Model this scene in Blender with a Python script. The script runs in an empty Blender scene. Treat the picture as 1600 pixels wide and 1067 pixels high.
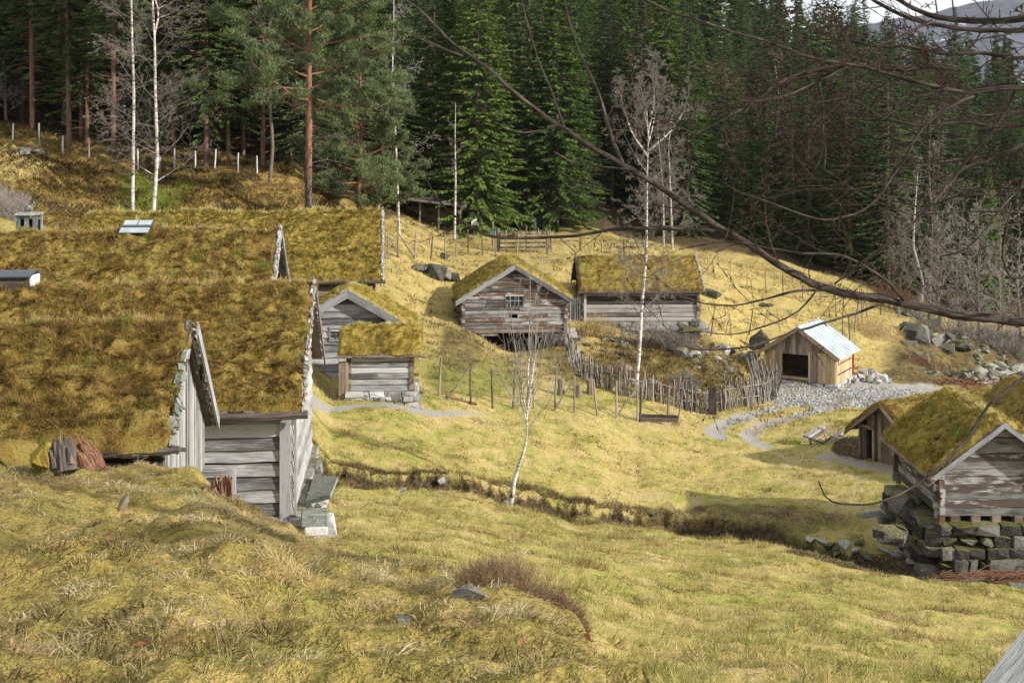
EXPO = 0.44; HAZE = True
import bpy, bmesh, math, random
import numpy as np
from mathutils import Vector
RNG = np.random.default_rng(7)
F, HZ, CX = 2000.0, 200.0, 800.0          # focal length (photo pixels), eye-level row, centre column
def X(px, D): return (px-CX)/F*D
def Z(row, D): return -(row-HZ)/F*D
def P(px, row, D): return np.array([X(px, D), D, Z(row, D)], float)
COL = bpy.context.scene.collection
SC = bpy.context.scene
# ------------------------------------------------------------------ noise
def _h(ix, iy, s):
    n = (ix*374761393 + iy*668265263 + s*974634777) & 0xffffffff
    n = ((n ^ (n >> 13))*1274126177) & 0xffffffff
    n = ((n ^ (n >> 16))*2246822519) & 0xffffffff
    return ((n ^ (n >> 15)) & 0xffff)/65535.0
def vn(x, y, s=0):
    x = np.asarray(x, float); y = np.asarray(y, float)
    ix = np.floor(x).astype(np.int64); iy = np.floor(y).astype(np.int64)
    fx = x-ix; fy = y-iy; fx = fx*fx*(3-2*fx); fy = fy*fy*(3-2*fy)
    a = _h(ix, iy, s); b = _h(ix+1, iy, s); c = _h(ix, iy+1, s); d = _h(ix+1, iy+1, s)
    return ((a*(1-fx)+b*fx)*(1-fy)+(c*(1-fx)+d*fx)*fy)*2-1
def fbm(x, y, s=0, o=4, g=.5):
    t = 0; a = 1; n = 0
    for i in range(o):
        c, sn = math.cos(i*1.3), math.sin(i*1.3)
        t = t+a*vn((x*c-y*sn)*2**i+i*17.3, (x*sn+y*c)*2**i-i*9.1, s+i*13); n += a; a *= g
    return t/n
# ------------------------------------------------------------------ mesh accumulator
class MB:
    def __init__(s): s.v = []; s.q = []; s.t = []; s.n = 0; s.tone = []; s.lc = []
    def add(s, v, q=None, t=None, tone=.5, lc=None):
        v = np.asarray(v, float).reshape(-1, 3); k = len(v)
        s.v.append(v)
        if q is not None and len(q): s.q.append(np.asarray(q, np.int64).reshape(-1, 4)+s.n)
        if t is not None and len(t): s.t.append(np.asarray(t, np.int64).reshape(-1, 3)+s.n)
        s.tone.append(np.full(k, tone, float) if np.isscalar(tone) else np.asarray(tone, float))
        s.lc.append(v.copy() if lc is None else np.asarray(lc, float).reshape(-1, 3))
        s.n += k
    def build(s, name, mat, parent=None, smooth=False, extra=None):
        me = bpy.data.meshes.new(name)
        V = np.concatenate(s.v) if s.v else np.zeros((0, 3))
        Q = np.concatenate(s.q) if s.q else np.zeros((0, 4), np.int64)
        T = np.concatenate(s.t) if s.t else np.zeros((0, 3), np.int64)
        off = np.zeros(3)
        if parent is not None: off = np.array(parent.matrix_world.translation if False else parent.location)
        p = parent
        if parent is not None:
            off = world_off(parent)
        V = V-off
        me.vertices.add(len(V)); me.vertices.foreach_set('co', V.ravel())
        nl = len(Q)*4+len(T)*3
        me.loops.add(nl); me.loops.foreach_set('vertex_index', np.concatenate([Q.ravel(), T.ravel()]).astype(np.int32))
        me.polygons.add(len(Q)+len(T))
        ls = np.concatenate([np.arange(len(Q))*4, len(Q)*4+np.arange(len(T))*3]).astype(np.int32)
        me.polygons.foreach_set('loop_start', ls)
        me.polygons.foreach_set('use_smooth', np.full(len(Q)+len(T), smooth))
        a = me.attributes.new('tone', 'FLOAT', 'POINT'); a.data.foreach_set('value', np.concatenate(s.tone).astype(np.float32))
        a = me.attributes.new('lc', 'FLOAT_VECTOR', 'POINT'); a.data.foreach_set('vector', np.concatenate(s.lc).astype(np.float32).ravel())
        if extra:
            for k, c in extra.items():
                a = me.attributes.new(k, 'FLOAT_COLOR', 'POINT'); a.data.foreach_set('color', c.astype(np.float32).ravel())
        me.update(calc_edges=True)
        me.materials.append(mat)
        o = bpy.data.objects.new(name, me); COL.objects.link(o)
        if parent is not None: o.parent = parent
        return o
def world_off(o):
    v = np.zeros(3)
    while o is not None: v = v+np.array(o.location); o = o.parent
    return v
def tag(o, label=None, cat=None, group=None, kind=None):
    if label: o['label'] = label
    if cat: o['category'] = cat
    if group: o['group'] = group
    if kind: o['kind'] = kind
    return o
def thing(name, label, cat, loc=(0, 0, 0), group=None):
    o = bpy.data.objects.new(name, None); COL.objects.link(o); o.location = loc
    o.empty_display_size = .2
    return tag(o, label, cat, group)
def copy_tree(o, parent=None):
    c = o.copy(); COL.objects.link(c); c.parent = parent
    for ch in list(KIDS(o)): copy_tree(ch, c)
    return c
def KIDS(o): return [x for x in o.children]
def nrm(a):
    a = np.asarray(a, float); return a/np.maximum(np.linalg.norm(a, axis=-1, keepdims=True), 1e-9)
# box from corner + three full edge vectors
BQ = [[0, 3, 2, 1], [4, 5, 6, 7], [0, 1, 5, 4], [1, 2, 6, 5], [2, 3, 7, 6], [3, 0, 4, 7]]
def box(mb, O, a, b, c, tone=None):
    O = np.asarray(O, float); a, b, c = (np.asarray(k, float) for k in (a, b, c))
    v = np.array([O, O+a, O+a+b, O+b, O+c, O+a+c, O+a+b+c, O+b+c])
    L = [np.linalg.norm(k) for k in (a, b, c)]; i = int(np.argmax(L))
    w = np.array([[0, 0, 0], [1, 0, 0], [1, 1, 0], [0, 1, 0], [0, 0, 1], [1, 0, 1], [1, 1, 1], [0, 1, 1]])*np.array(L)
    o = [i]+[k for k in range(3) if k != i]
    lc = w[:, o]+RNG.random(3)*50
    if np.dot(np.cross(a, b), c) < 0: q = [r[::-1] for r in BQ]
    else: q = BQ
    mb.add(v, q, tone=RNG.random() if tone is None else tone, lc=lc)
def cbox(mb, C, size, rot=0, tone=None):
    c, s = math.cos(rot), math.sin(rot)
    a = np.array([c, s, 0])*size[0]; b = np.array([-s, c, 0])*size[1]; z = np.array([0, 0, size[2]])
    box(mb, np.asarray(C, float)-(a+b+z)/2, a, b, z, tone)
def bar(mb, p, q, w, h, tone=None, up=(0, 0, 1)):
    p = np.asarray(p, float); q = np.asarray(q, float); d = q-p; dn = nrm(d)
    s = np.cross(dn, up)
    if np.linalg.norm(s) < 1e-3: s = np.cross(dn, (0, 1, 0))
    s = nrm(s); u = np.cross(s, dn)
    box(mb, p-s*w/2-u*h/2, d, s*w, u*h, tone)
# many cone segments at once
def cones(mb, p0, p1, r0, r1, sides=5, tone=.5, caps=False):
    p0 = np.asarray(p0, float).reshape(-1, 3); p1 = np.asarray(p1, float).reshape(-1, 3); n = len(p0)
    if n == 0: return
    r0 = np.broadcast_to(np.asarray(r0, float), (n,)); r1 = np.broadcast_to(np.asarray(r1, float), (n,))
    d = nrm(p1-p0); ref = np.where(np.abs(d[:, 2:3]) > .9, np.array([[1., 0, 0]]), np.array([[0, 0, 1.]]))
    a = nrm(np.cross(d, ref)); b = np.cross(d, a)
    th = np.arange(sides)/sides*2*math.pi
    cs = np.cos(th)[None, :, None]; sn = np.sin(th)[None, :, None]
    ring = a[:, None]*cs+b[:, None]*sn
    v = np.concatenate([p0[:, None]+ring*r0[:, None, None], p1[:, None]+ring*r1[:, None, None]], 1)
    i = np.arange(sides); j = (i+1) % sides
    q = np.stack([i, i+sides, j+sides, j], 1)[None]+(np.arange(n)*2*sides)[:, None, None]
    tn = np.repeat(np.broadcast_to(np.asarray(tone, float), (n,)), 2*sides)
    lcx = np.linalg.norm(p1-p0, axis=1)
    lc = np.zeros((n, 2*sides, 3)); lc[:, sides:, 0] = lcx[:, None]
    lc[:, :, 1] = np.tile(th*.1, 2)[None]; lc += (RNG.random((n, 1, 3))*40)
    mb.add(v.reshape(-1, 3), q.reshape(-1, 4), tone=tn, lc=lc.reshape(-1, 3))
    if caps:
        t = []
        for k in range(1, sides-1): t.append([sides, sides+k, sides+k+1])
        t = np.array(t)[None]+(np.arange(n)*2*sides)[:, None, None]
        mb.t.append(t.reshape(-1, 3)+mb.n-n*2*sides)
# a continuous tube along a path
def tube(mb, pts, rad, sides=8, tone=.5, cap=True, rough=0):
    pts = np.asarray(pts, float); n = len(pts); rad = np.broadcast_to(np.asarray(rad, float), (n,))
    d = nrm(np.gradient(pts, axis=0)); ref = np.array([0, 0, 1.]) if abs(d[0][2]) < .9 else np.array([1., 0, 0])
    a = nrm(np.cross(d, ref)); 
    for i in range(1, n):
        if np.dot(a[i], a[i-1]) < 0: a[i] *= -1
    b = np.cross(d, a)
    th = np.arange(sides)/sides*2*math.pi
    rr = rad[:, None]*(1+rough*RNG.normal(size=(n, sides)))
    v = pts[:, None]+(a[:, None]*np.cos(th)[None, :, None]+b[:, None]*np.sin(th)[None, :, None])*rr[:, :, None]
    i = np.arange(sides); j = (i+1) % sides
    q = (np.stack([i, j, j+sides, i+sides], 1)[None]+(np.arange(n-1)*sides)[:, None, None]).reshape(-1, 4)
    s = np.concatenate([[0], np.cumsum(np.linalg.norm(np.diff(pts, axis=0), axis=1))])
    lc = np.zeros((n, sides, 3)); lc[:, :, 0] = s[:, None]; lc[:, :, 1] = np.cos(th)[None]*rad[:, None]; lc[:, :, 2] = np.sin(th)[None]*rad[:, None]
    lc += RNG.random(3)*30
    t = []
    if cap:
        for k in range(1, sides-1): t.append([0, k+1, k]); t.append([(n-1)*sides, (n-1)*sides+k, (n-1)*sides+k+1])
    mb.add(v.reshape(-1, 3), q, t, tone=tone, lc=lc.reshape(-1, 3))
def cells(x, y, s, seed=0):
    """tussock cells: offset from the tussock centre and two random numbers per tussock"""
    xs = x/s+.35*vn(x/s*.7, y/s*.7, seed+91); ys = y/s+.35*vn(x/s*.7, y/s*.7, seed+92)
    ix = np.floor(xs).astype(np.int64); iy = np.floor(ys).astype(np.int64)
    cx = .25+.5*_h(ix, iy, seed+1); cy = .25+.5*_h(ix, iy, seed+2)
    return (xs-ix-cx)*2, (ys-iy-cy)*2, _h(ix, iy, seed+3), _h(ix, iy, seed+4)
# many grass blades: base points, direction, length, width
def blades(mb, p, d, L, w, tone, bend=None):
    n = len(p)
    if n == 0: return
    d = nrm(d); th = RNG.random(n)*2*math.pi
    s = np.stack([np.cos(th), np.sin(th), np.zeros(n)], 1)
    s = nrm(s-d*np.sum(s*d, 1, keepdims=True))
    L = np.broadcast_to(L, (n,))[:, None]; w = np.broadcast_to(w, (n,))[:, None]
    if bend is None:
        v = np.stack([p-s*w/2, p+s*w/2, p+d*L], 1)
        t = np.arange(n*3).reshape(-1, 3)
        mb.add(v.reshape(-1, 3), t=t, tone=np.repeat(tone, 3))
    else:
        m = p+d*L*.55; tip = m+nrm(d+bend)*L*.5
        v = np.stack([p-s*w/2, p+s*w/2, m+s*w*.38, m-s*w*.38, tip], 1)
        k = np.arange(n)[:, None]*5
        q = k+np.array([[0, 1, 2, 3]]); t = k+np.array([[3, 2, 4]])
        mb.add(v.reshape(-1, 3), q, t, tone=np.repeat(tone, 5))
def hull_rock(mb, C, size, seed=None, rot=None, flat=0., n=16, tone=None, block=False):
    rs = np.random.default_rng(seed if seed is not None else RNG.integers(1e9))
    if block:
        pts = np.array([[i, j, k] for i in (-1, 1) for j in (-1, 1) for k in (-1, 1)], float)*rs.uniform(.72, 1.05, (8, 3))
        ex = rs.normal(size=(5, 3)); ex /= np.abs(ex).max(1, keepdims=True); pts = np.concatenate([pts, ex*rs.uniform(.92, 1.1, (5, 1))])
    else:
        pts = rs.normal(size=(n, 3)); pts /= np.linalg.norm(pts, axis=1, keepdims=True)
        pts *= (.72+.45*rs.random((n, 1))); pts = np.sign(pts)*np.abs(pts)**.8
    pts *= np.array(size)/2
    a = rs.random()*6.28 if rot is None else rot
    c, s = math.cos(a), math.sin(a); pts = pts@np.array([[c, s, 0], [-s, c, 0], [0, 0, 1]])
    bm = bmesh.new()
    for p in pts: bm.verts.new(p)
    r = bmesh.ops.convex_hull(bm, input=bm.verts)
    bmesh.ops.delete(bm, geom=[g for g in r['geom_interior'] if isinstance(g, bmesh.types.BMVert)], context='VERTS')
    bmesh.ops.subdivide_edges(bm, edges=bm.edges[:], cuts=1, use_grid_fill=True, smooth=.06)
    bmesh.ops.triangulate(bm, faces=bm.faces[:])
    bm.verts.index_update()
    v = np.array([list(x.co) for x in bm.verts]); t = [[k.index for k in f.verts] for f in bm.faces]
    v += rs.normal(size=v.shape)*min(size)*.016
    bm.free()
    mb.add(v+np.asarray(C, float), t=t, tone=rs.random() if tone is None else tone)
# ------------------------------------------------------------------ materials
class NT:
    def __init__(s, name):
        s.m = bpy.data.materials.new(name); s.m.use_nodes = True; s.t = s.m.node_tree; s.t.nodes.clear()
        s.out = s.t.nodes.new('ShaderNodeOutputMaterial')
    def n(s, ty, **kw):
        x = s.t.nodes.new('ShaderNode'+ty)
        for k, v in kw.items():
            if k.startswith('_'): setattr(x, k[1:], v); continue
            sock = x.inputs[int(k[1:])] if k[0] == 'i' and k[1:].isdigit() else x.inputs[k.replace('_', ' ')]
            s.set(sock, v)
        return x
    def set(s, sock, v):
        if isinstance(v, bpy.types.Node): v = v.outputs[0]
        if isinstance(v, bpy.types.NodeSocket): s.t.links.new(v, sock)
        else:
            if sock.type == 'RGBA' and len(v) == 3: v = (*v, 1)
            sock.default_value = v
    def attr(s, name, out='Fac'): return s.n('Attribute', _attribute_name=name).outputs[out]
    def noise(s, vec, scale, detail=3, rough=.5, dist=0.):
        return s.n('TexNoise', Vector=vec, Scale=scale, Detail=detail, Roughness=rough, Distortion=dist).outputs[0]
    def obj(s): return s.n('NewGeometry').outputs['Position']
    def scale(s, vec, xyz): return s.n('Mapping', Vector=vec, Scale=xyz).outputs[0]
    def ramp(s, fac, stops, interp='LINEAR'):
        r = s.n('ValToRGB', Fac=fac); cr = r.color_ramp; cr.interpolation = interp
        while len(cr.elements) < len(stops): cr.elements.new(.5)
        for e, (p, c) in zip(cr.elements, stops): e.position = p; e.color = (*c, 1) if len(c) == 3 else c
        return r.outputs[0]
    def mix(s, f, a, b, mode='MIX'):
        x = s.t.nodes.new('ShaderNodeMix'); x.data_type = 'RGBA'; x.blend_type = mode
        s.set(x.inputs[0], f); s.set(x.inputs[6], a); s.set(x.inputs[7], b); return x.outputs[2]
    def math(s, op, a, b=0., c=0., clamp=False):
        x = s.t.nodes.new('ShaderNodeMath'); x.operation = op; x.use_clamp = clamp
        s.set(x.inputs[0], a); s.set(x.inputs[1], b); s.set(x.inputs[2], c); return x.outputs[0]
    def step(s, v, lo, hi):
        x = s.n('MapRange', Value=v, From_Min=lo, From_Max=hi); x.clamp = True; x.interpolation_type = 'SMOOTHSTEP'; return x.outputs[0]
    def bump(s, h, dist=.02, strength=.6): return s.n('Bump', Height=h, Distance=dist, Strength=strength).outputs[0]
    def fin(s, col, rough=.9, bump=None, transl=0., spec=.15):
        kw = dict(Base_Color=col, Roughness=rough)
        b = s.n('BsdfPrincipled', **kw); b.inputs['Specular IOR Level'].default_value = spec
        if bump is not None: s.set(b.inputs['Normal'], bump)
        o = b.outputs[0]
        if transl:
            t = s.n('BsdfTranslucent', Color=col); mx = s.n('MixShader', Fac=transl); s.set(mx.inputs[1], o); s.set(mx.inputs[2], t.outputs[0]); o = mx.outputs[0]
        s.t.links.new(o, s.out.inputs[0]); return s.m
def m_ground():
    s = NT('ground'); p = s.obj(); k = s.attr('mask', 'Color'); k2 = s.attr('mask2', 'Color')
    sep = s.n('SeparateColor', Color=k); sep2 = s.n('SeparateColor', Color=k2)
    n1 = s.noise(p, .33, 4, .6, .4); n2 = s.noise(p, 1.7, 5, .65, .3); n3 = s.noise(p, 9, 4, .7); n4 = s.noise(p, 42, 3, .7)
    mead = s.ramp(s.math('MULTIPLY_ADD', n2, .6, s.math('MULTIPLY', n1, .4)), [(.34, (.17, .175, .04)), (.44, (.33, .315, .085)), (.52, (.42, .34, .12)), (.60, (.50, .40, .20)), (.68, (.36, .26, .12))])
    rough = s.ramp(s.math('MULTIPLY_ADD', n3, .45, s.math('MULTIPLY', n2, .55)), [(.33, (.10, .075, .028)), (.44, (.20, .165, .045)), (.52, (.29, .23, .07)), (.66, (.42, .32, .13))])
    orange = s.ramp(s.math('MULTIPLY_ADD', n3, .4, s.math('MULTIPLY', n2, .6)), [(.36, (.035, .025, .012)), (.44, (.12, .08, .025)), (.52, (.25, .165, .05)), (.60, (.36, .27, .10)), (.68, (.14, .15, .035))])
    straw = s.ramp(s.math('MULTIPLY_ADD', n3, .4, s.math('MULTIPLY', n2, .6)), [(.32, (.22, .16, .05)), (.48, (.42, .33, .12)), (.6, (.52, .40, .17)), (.7, (.30, .29, .07))])
    green = s.ramp(n3, [(.35, (.05, .075, .012)), (.65, (.17, .20, .035))])
    earth = s.ramp(n3, [(.35, (.022, .017, .010)), (.52, (.075, .055, .03)), (.68, (.19, .13, .07))])
    grav = s.ramp(n4, [(.33, (.14, .13, .11)), (.5, (.32, .305, .275)), (.64, (.50, .48, .45))])
    c = s.mix(sep.outputs[2], rough, mead)
    def jit(m, w=.5): return s.step(s.math('ADD', m, s.math('MULTIPLY', s.math('SUBTRACT', s.math('MULTIPLY_ADD', n3, .5, s.math('MULTIPLY', n2, .5)), .5), w*2)), .3, .62)
    c = s.mix(jit(sep2.outputs[0]), c, orange)
    c = s.mix(jit(sep2.outputs[1]), c, straw)
    c = s.mix(jit(sep2.outputs[2]), c, green)
    c = s.mix(jit(sep.outputs[1]), c, earth)
    c = s.mix(jit(sep.outputs[0], .75), c, grav)
    hsum = s.math('ADD', s.math('MULTIPLY', n3, .8), s.math('MULTIPLY', n4, .3))
    return s.fin(s.mix(.55, c, s.ramp(n4, [(.3, (.45, .45, .45)), (.7, (1.35, 1.35, 1.35))]), 'MULTIPLY'), .95, s.bump(hsum, .12, .8), spec=.05)
def m_grass(name, stops, transl=.35, ns=(.35, 2.6), ct=.8, alt=0):
    s = NT(name); t = s.attr('tone'); p = s.obj()
    n = s.noise(p, ns[0], 3, .6); n2 = s.noise(s.scale(p, (1, 2.2, 2)), ns[1], 4, .65)
    v = s.math('ADD', s.math('MULTIPLY', t, .62), s.math('MULTIPLY', s.math('SUBTRACT', s.math('MULTIPLY_ADD', n, ct, s.math('MULTIPLY', n2, ct*1.35)), ct*1.175-.19), 1.))
    c = s.ramp(v, stops)
    if alt:
        g1 = s.noise(p, alt, 4, .6); g2 = s.noise(s.n('VectorMath', _operation='ADD', i0=p, i1=(7., 3., 1.)).outputs[0], alt*1.4, 4, .6)
        c = s.mix(s.math('MULTIPLY', s.step(g1, .52, .64), .55), c, s.mix(t, (.07, .09, .02), (.26, .30, .07)))
        c = s.mix(s.math('MULTIPLY', s.step(g2, .50, .62), .65), c, s.mix(t, (.06, .03, .015), (.36, .22, .09)))
    return s.fin(c, .8, transl=transl, spec=.1)
def m_turf(name, warm=.5):
    s = NT(name); p = s.obj(); t = s.attr('tone')
    n1 = s.noise(p, 1.1, 4, .6, .3); n2 = s.noise(p, 3.2, 4, .65); n3 = s.noise(p, 26, 3, .7)
    v = s.math('ADD', s.math('MULTIPLY', n1, .45), s.math('ADD', s.math('MULTIPLY', n2, .35), s.math('MULTIPLY', s.math('ADD', n3, s.math('MULTIPLY', s.math('SUBTRACT', t, .5), .5)), .2)))
    a = s.ramp(v, [(.36, (.03, .018, .008)), (.43, (.09, .055, .02)), (.49, (.16, .105, .032)), (.54, (.19, .145, .045)), (.60, (.16, .15, .045)), (.67, (.09, .10, .025))])
    b = s.ramp(v, [(.36, (.04, .03, .01)), (.44, (.17, .12, .025)), (.50, (.29, .205, .042)), (.57, (.34, .27, .06)), (.66, (.20, .20, .04))])
    c = s.mix(1-warm, a, b)
    n5 = s.noise(p, .6, 3, .6)
    c = s.mix(s.step(n5, .62, .68), c, (.09, .13, .015))
    return s.fin(c, .95, s.bump(s.math('ADD', n2, n3), .05, .6), spec=.05, transl=.0)
def m_wood(name, dark, mid, light, stain=.4, rough=.85, brown=None, scale=1., tonal=.35):
    s = NT(name); lc = s.attr('lc', 'Vector'); t = s.attr('tone')
    g = s.noise(s.scale(lc, (1.2*scale, 22*scale, 22*scale)), 1.6, 5, .65, .6)
    g2 = s.noise(s.scale(lc, (.8, 3, 3)), 1.5, 4, .6)
    g3 = s.noise(s.scale(lc, (2.5*scale, 60*scale, 60*scale)), 1.8, 3, .7)
    v = s.math('ADD', s.math('MULTIPLY', g, .55), s.math('ADD', s.math('MULTIPLY', g2, .45), s.math('MULTIPLY', s.math('SUBTRACT', t, .5), tonal)))
    c = s.ramp(v, [(.3, dark), (.48, mid), (.68, light)])
    if brown: c = s.mix(s.step(s.math('ADD', g2, s.math('MULTIPLY', s.math('SUBTRACT', t, .5), .5)), .5, .68), c, s.ramp(g, [(.3, tuple(k*.4 for k in brown)), (.7, brown)]))
    crack = s.step(g3, .30, .38)
    c = s.mix(s.math('SUBTRACT', 1., crack), c, tuple(k*.35 for k in dark))
    return s.fin(c, rough, s.bump(s.math('ADD', g, s.math('MULTIPLY', g3, .5)), .01, .7), spec=.1)
def m_stone(name, lo=(.05, .05, .045), mid=(.20, .195, .18), hi=(.42, .41, .39), moss=.3):
    s = NT(name); p = s.obj(); t = s.attr('tone')
    n1 = s.noise(p, 2.5, 5, .6); n2 = s.noise(p, 14, 5, .7)
    v = s.math('ADD', s.math('MULTIPLY', n1, .4), s.math('ADD', s.math('MULTIPLY', n2, .6), s.math('MULTIPLY', s.math('SUBTRACT', t, .5), .3)))
    c = s.ramp(v, [(.32, lo), (.48, mid), (.68, hi)])
    up = s.n('SeparateXYZ', Vector=s.n('NewGeometry').outputs['Normal']).outputs[2]
    mk = s.math('MULTIPLY', s.step(s.math('ADD', up, s.math('MULTIPLY', n1, 1.2)), 1.0, 1.4), moss)
    c = s.mix(mk, c, s.ramp(n2, [(.3, (.05, .06, .012)), (.7, (.22, .20, .04))]))
    return s.fin(c, .9, s.bump(n2, .04, .6), spec=.15)
def m_plain(name, col, rough=.6, spec=.3, var=.15, sc=8., metal=0.):
    s = NT(name); n = s.noise(s.obj(), sc, 4, .6)
    c = s.ramp(n, [(.3, tuple(k*(1-var) for k in col)), (.7, tuple(min(1, k*(1+var)) for k in col))])
    m = s.fin(c, rough, spec=spec)
    if metal:
        for x in s.t.nodes:
            if x.type == 'BSDF_PRINCIPLED': x.inputs['Metallic'].default_value = metal
    return m
def m_bark(name, a, b, c_, sc=(1., 6., 6.), rough=.9):
    s = NT(name); lc = s.attr('lc', 'Vector'); n = s.noise(s.scale(lc, sc), 6, 5, .7, .5)
    return s.fin(s.ramp(n, [(.35, a), (.5, b), (.65, c_)]), rough, s.bump(n, .02, .8), spec=.08)
def m_birch():
    s = NT('birch bark'); lc = s.attr('lc', 'Vector'); p = s.obj()
    n = s.math('ADD', s.math('MULTIPLY', s.noise(s.scale(p, (3, 3, 9)), 1.1, 5, .7, .8), .7), s.math('MULTIPLY', s.noise(p, 1.7, 3, .6), .3))
    c = s.ramp(n, [(.40, (.045, .035, .03)), (.46, (.32, .28, .25)), (.53, (.60, .56, .51)), (.66, (.74, .71, .66))])
    return s.fin(c, .7, spec=.15)
def m_pinebark():
    s = NT('pine bark'); p = s.obj(); z = s.attr('tone')
    n = s.noise(s.scale(p, (6, 6, 1.6)), 2.2, 5, .7, .4)
    lo = s.ramp(n, [(.38, (.025, .02, .018)), (.62, (.16, .13, .11))]); hi = s.ramp(n, [(.35, (.09, .048, .03)), (.62, (.31, .165, .10))])
    return s.fin(s.mix(s.step(z, .2, .45), lo, hi), .9, s.bump(n, .04, .8), spec=.05)
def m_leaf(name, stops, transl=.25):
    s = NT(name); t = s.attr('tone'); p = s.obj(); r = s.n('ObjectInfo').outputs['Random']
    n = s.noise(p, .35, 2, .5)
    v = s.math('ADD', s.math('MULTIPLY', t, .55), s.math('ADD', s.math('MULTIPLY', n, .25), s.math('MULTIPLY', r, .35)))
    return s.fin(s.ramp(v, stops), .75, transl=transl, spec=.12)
def m_water():
    s = NT('water'); n = s.noise(s.scale(s.obj(), (1, 1, 1)), 3.5, 4, .6, .5)
    c = s.ramp(s.noise(s.obj(), 1.2, 3), [(.4, (.012, .014, .012)), (.7, (.05, .055, .05))])
    return s.fin(c, .08, s.bump(n, .05, .8), spec=.5)
M = {}
def mats():
    M['ground'] = m_ground()
    M['g_near'] = m_grass('grass near', [(.16, (.05, .032, .015)), (.28, (.13, .10, .042)), (.40, (.25, .21, .085)), (.50, (.38, .315, .15)), (.58, (.24, .23, .085)), (.68, (.43, .32, .18)), (.86, (.60, .51, .36))], alt=1.5)
    M['g_mid'] = m_grass('grass mid', [(.16, (.13, .12, .03)), (.30, (.30, .28, .085)), (.43, (.45, .39, .15)), (.54, (.37, .36, .11)), (.64, (.55, .455, .215)), (.76, (.47, .35, .14)), (.92, (.66, .56, .34))], alt=.5)
    M['g_hill'] = m_grass('grass hill', [(.22, (.03, .022, .010)), (.38, (.10, .065, .02)), (.50, (.22, .14, .04)), (.60, (.14, .12, .03)), (.72, (.34, .24, .08)), (.95, (.46, .36, .17))])
    M['g_straw'] = m_grass('straw', [(.2, (.38, .28, .12)), (.6, (.58, .46, .24)), (.95, (.72, .63, .42))])
    M['g_bank'] = m_grass('bank grass', [(.2, (.05, .035, .018)), (.42, (.17, .115, .05)), (.6, (.34, .25, .11)), (.9, (.55, .44, .24))])
    M['turf'] = m_turf('turf', .62); M['turf_r'] = m_turf('turf rust', .8); M['turf_y'] = m_turf('turf yellow', .15)
    M['t_blade_r'] = m_grass('turf blades rust', [(.14, (.02, .012, .006)), (.28, (.09, .05, .016)), (.40, (.20, .115, .03)), (.48, (.26, .175, .05)), (.56, (.17, .155, .04)), (.66, (.31, .225, .07)), (.76, (.24, .12, .035)), (.9, (.42, .34, .14))], .15, (1.3, 6.), alt=1.6)
    M['t_blade'] = m_grass('turf blades', [(.18, (.03, .018, .008)), (.30, (.10, .052, .018)), (.39, (.22, .125, .034)), (.47, (.30, .205, .055)), (.55, (.20, .175, .045)), (.64, (.36, .27, .085)), (.72, (.27, .14, .04)), (.84, (.50, .41, .18))], .15, (1.3, 7.5), alt=1.3)
    M['t_blade_y'] = m_grass('turf blades yellow', [(.18, (.05, .04, .012)), (.32, (.17, .12, .03)), (.43, (.32, .235, .055)), (.54, (.25, .235, .05)), (.66, (.43, .34, .10)), (.85, (.55, .49, .22))], .18, (1.3, 7.))
    M['wood'] = m_wood('grey wood', (.08, .08, .082), (.26, .26, .268), (.48, .485, .50), tonal=.4)
    M['trim'] = m_wood('grey trim', (.05, .05, .052), (.16, .16, .165), (.31, .31, .325), tonal=.4)
    M['wood_w'] = m_wood('bleached wood', (.09, .086, .082), (.26, .255, .25), (.44, .435, .43))
    M['wood_log'] = m_wood('log wall', (.08, .072, .068), (.27, .26, .255), (.56, .56, .565), brown=(.18, .115, .08), tonal=.55)
    M['wood_k'] = m_wood('hewn planks', (.07, .066, .06), (.25, .24, .235), (.54, .54, .55), brown=(.14, .11, .09), tonal=.5)
    M['wood_d'] = m_wood('dark wood', (.025, .02, .018), (.085, .07, .06), (.20, .17, .15))
    M['wood_b'] = m_wood('brown grey wood', (.06, .045, .035), (.17, .13, .10), (.33, .27, .22))
    M['wood_new'] = m_wood('new pine', (.25, .17, .09), (.42, .31, .18), (.58, .46, .30), tonal=.3)
    M['wood_new2'] = m_wood('new weathered pine', (.10, .08, .06), (.26, .21, .16), (.44, .37, .29))
    M['post'] = m_wood('post wood', (.07, .056, .042), (.19, .16, .125), (.36, .31, .26))
    M['post_d'] = m_wood('old post', (.07, .055, .04), (.20, .16, .12), (.36, .31, .26))
    M['stick'] = m_wood('fence sticks', (.07, .06, .052), (.20, .18, .155), (.43, .40, .37), tonal=.9)
    M['stone'] = m_stone('stone'); M['stone_l'] = m_stone('pale stone', (.10, .10, .095), (.31, .31, .305), (.56, .56, .56), .10)
    M['stone_s'] = m_stone('slate', (.08, .09, .085), (.22, .24, .225), (.38, .40, .38), .25)
    M['stone_m'] = m_stone('mossy stone', (.018, .018, .015), (.07, .068, .06), (.21, .205, .19), .55)
    M['flake'] = m_bark('bark flakes', (.06, .055, .05), (.30, .29, .28), (.62, .62, .62))
    M['metal'] = m_plain('roof metal', (.36, .41, .43), .5, .4, .25, 1.3)
    M['blackmetal'] = m_plain('dark metal', (.045, .055, .07), .35, .5, .2, 2.)
    M['post_w'] = m_wood('pale post', (.25, .24, .22), (.50, .48, .45), (.68, .66, .62))
    M['white'] = m_plain('white paint', (.78, .78, .76), .6, .3, .05)
    M['green'] = m_plain('green paint', (.06, .16, .12), .5, .3)
    M['red'] = m_plain('red paint', (.35, .05, .03), .6, .3)
    M['black'] = m_plain('dark interior', (.012, .010, .009), .9, .05)
    M['glass'] = m_plain('window glass', (.03, .035, .04), .08, .6, .2)
    M['birch'] = m_birch(); M['pinebark'] = m_pinebark()
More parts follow.
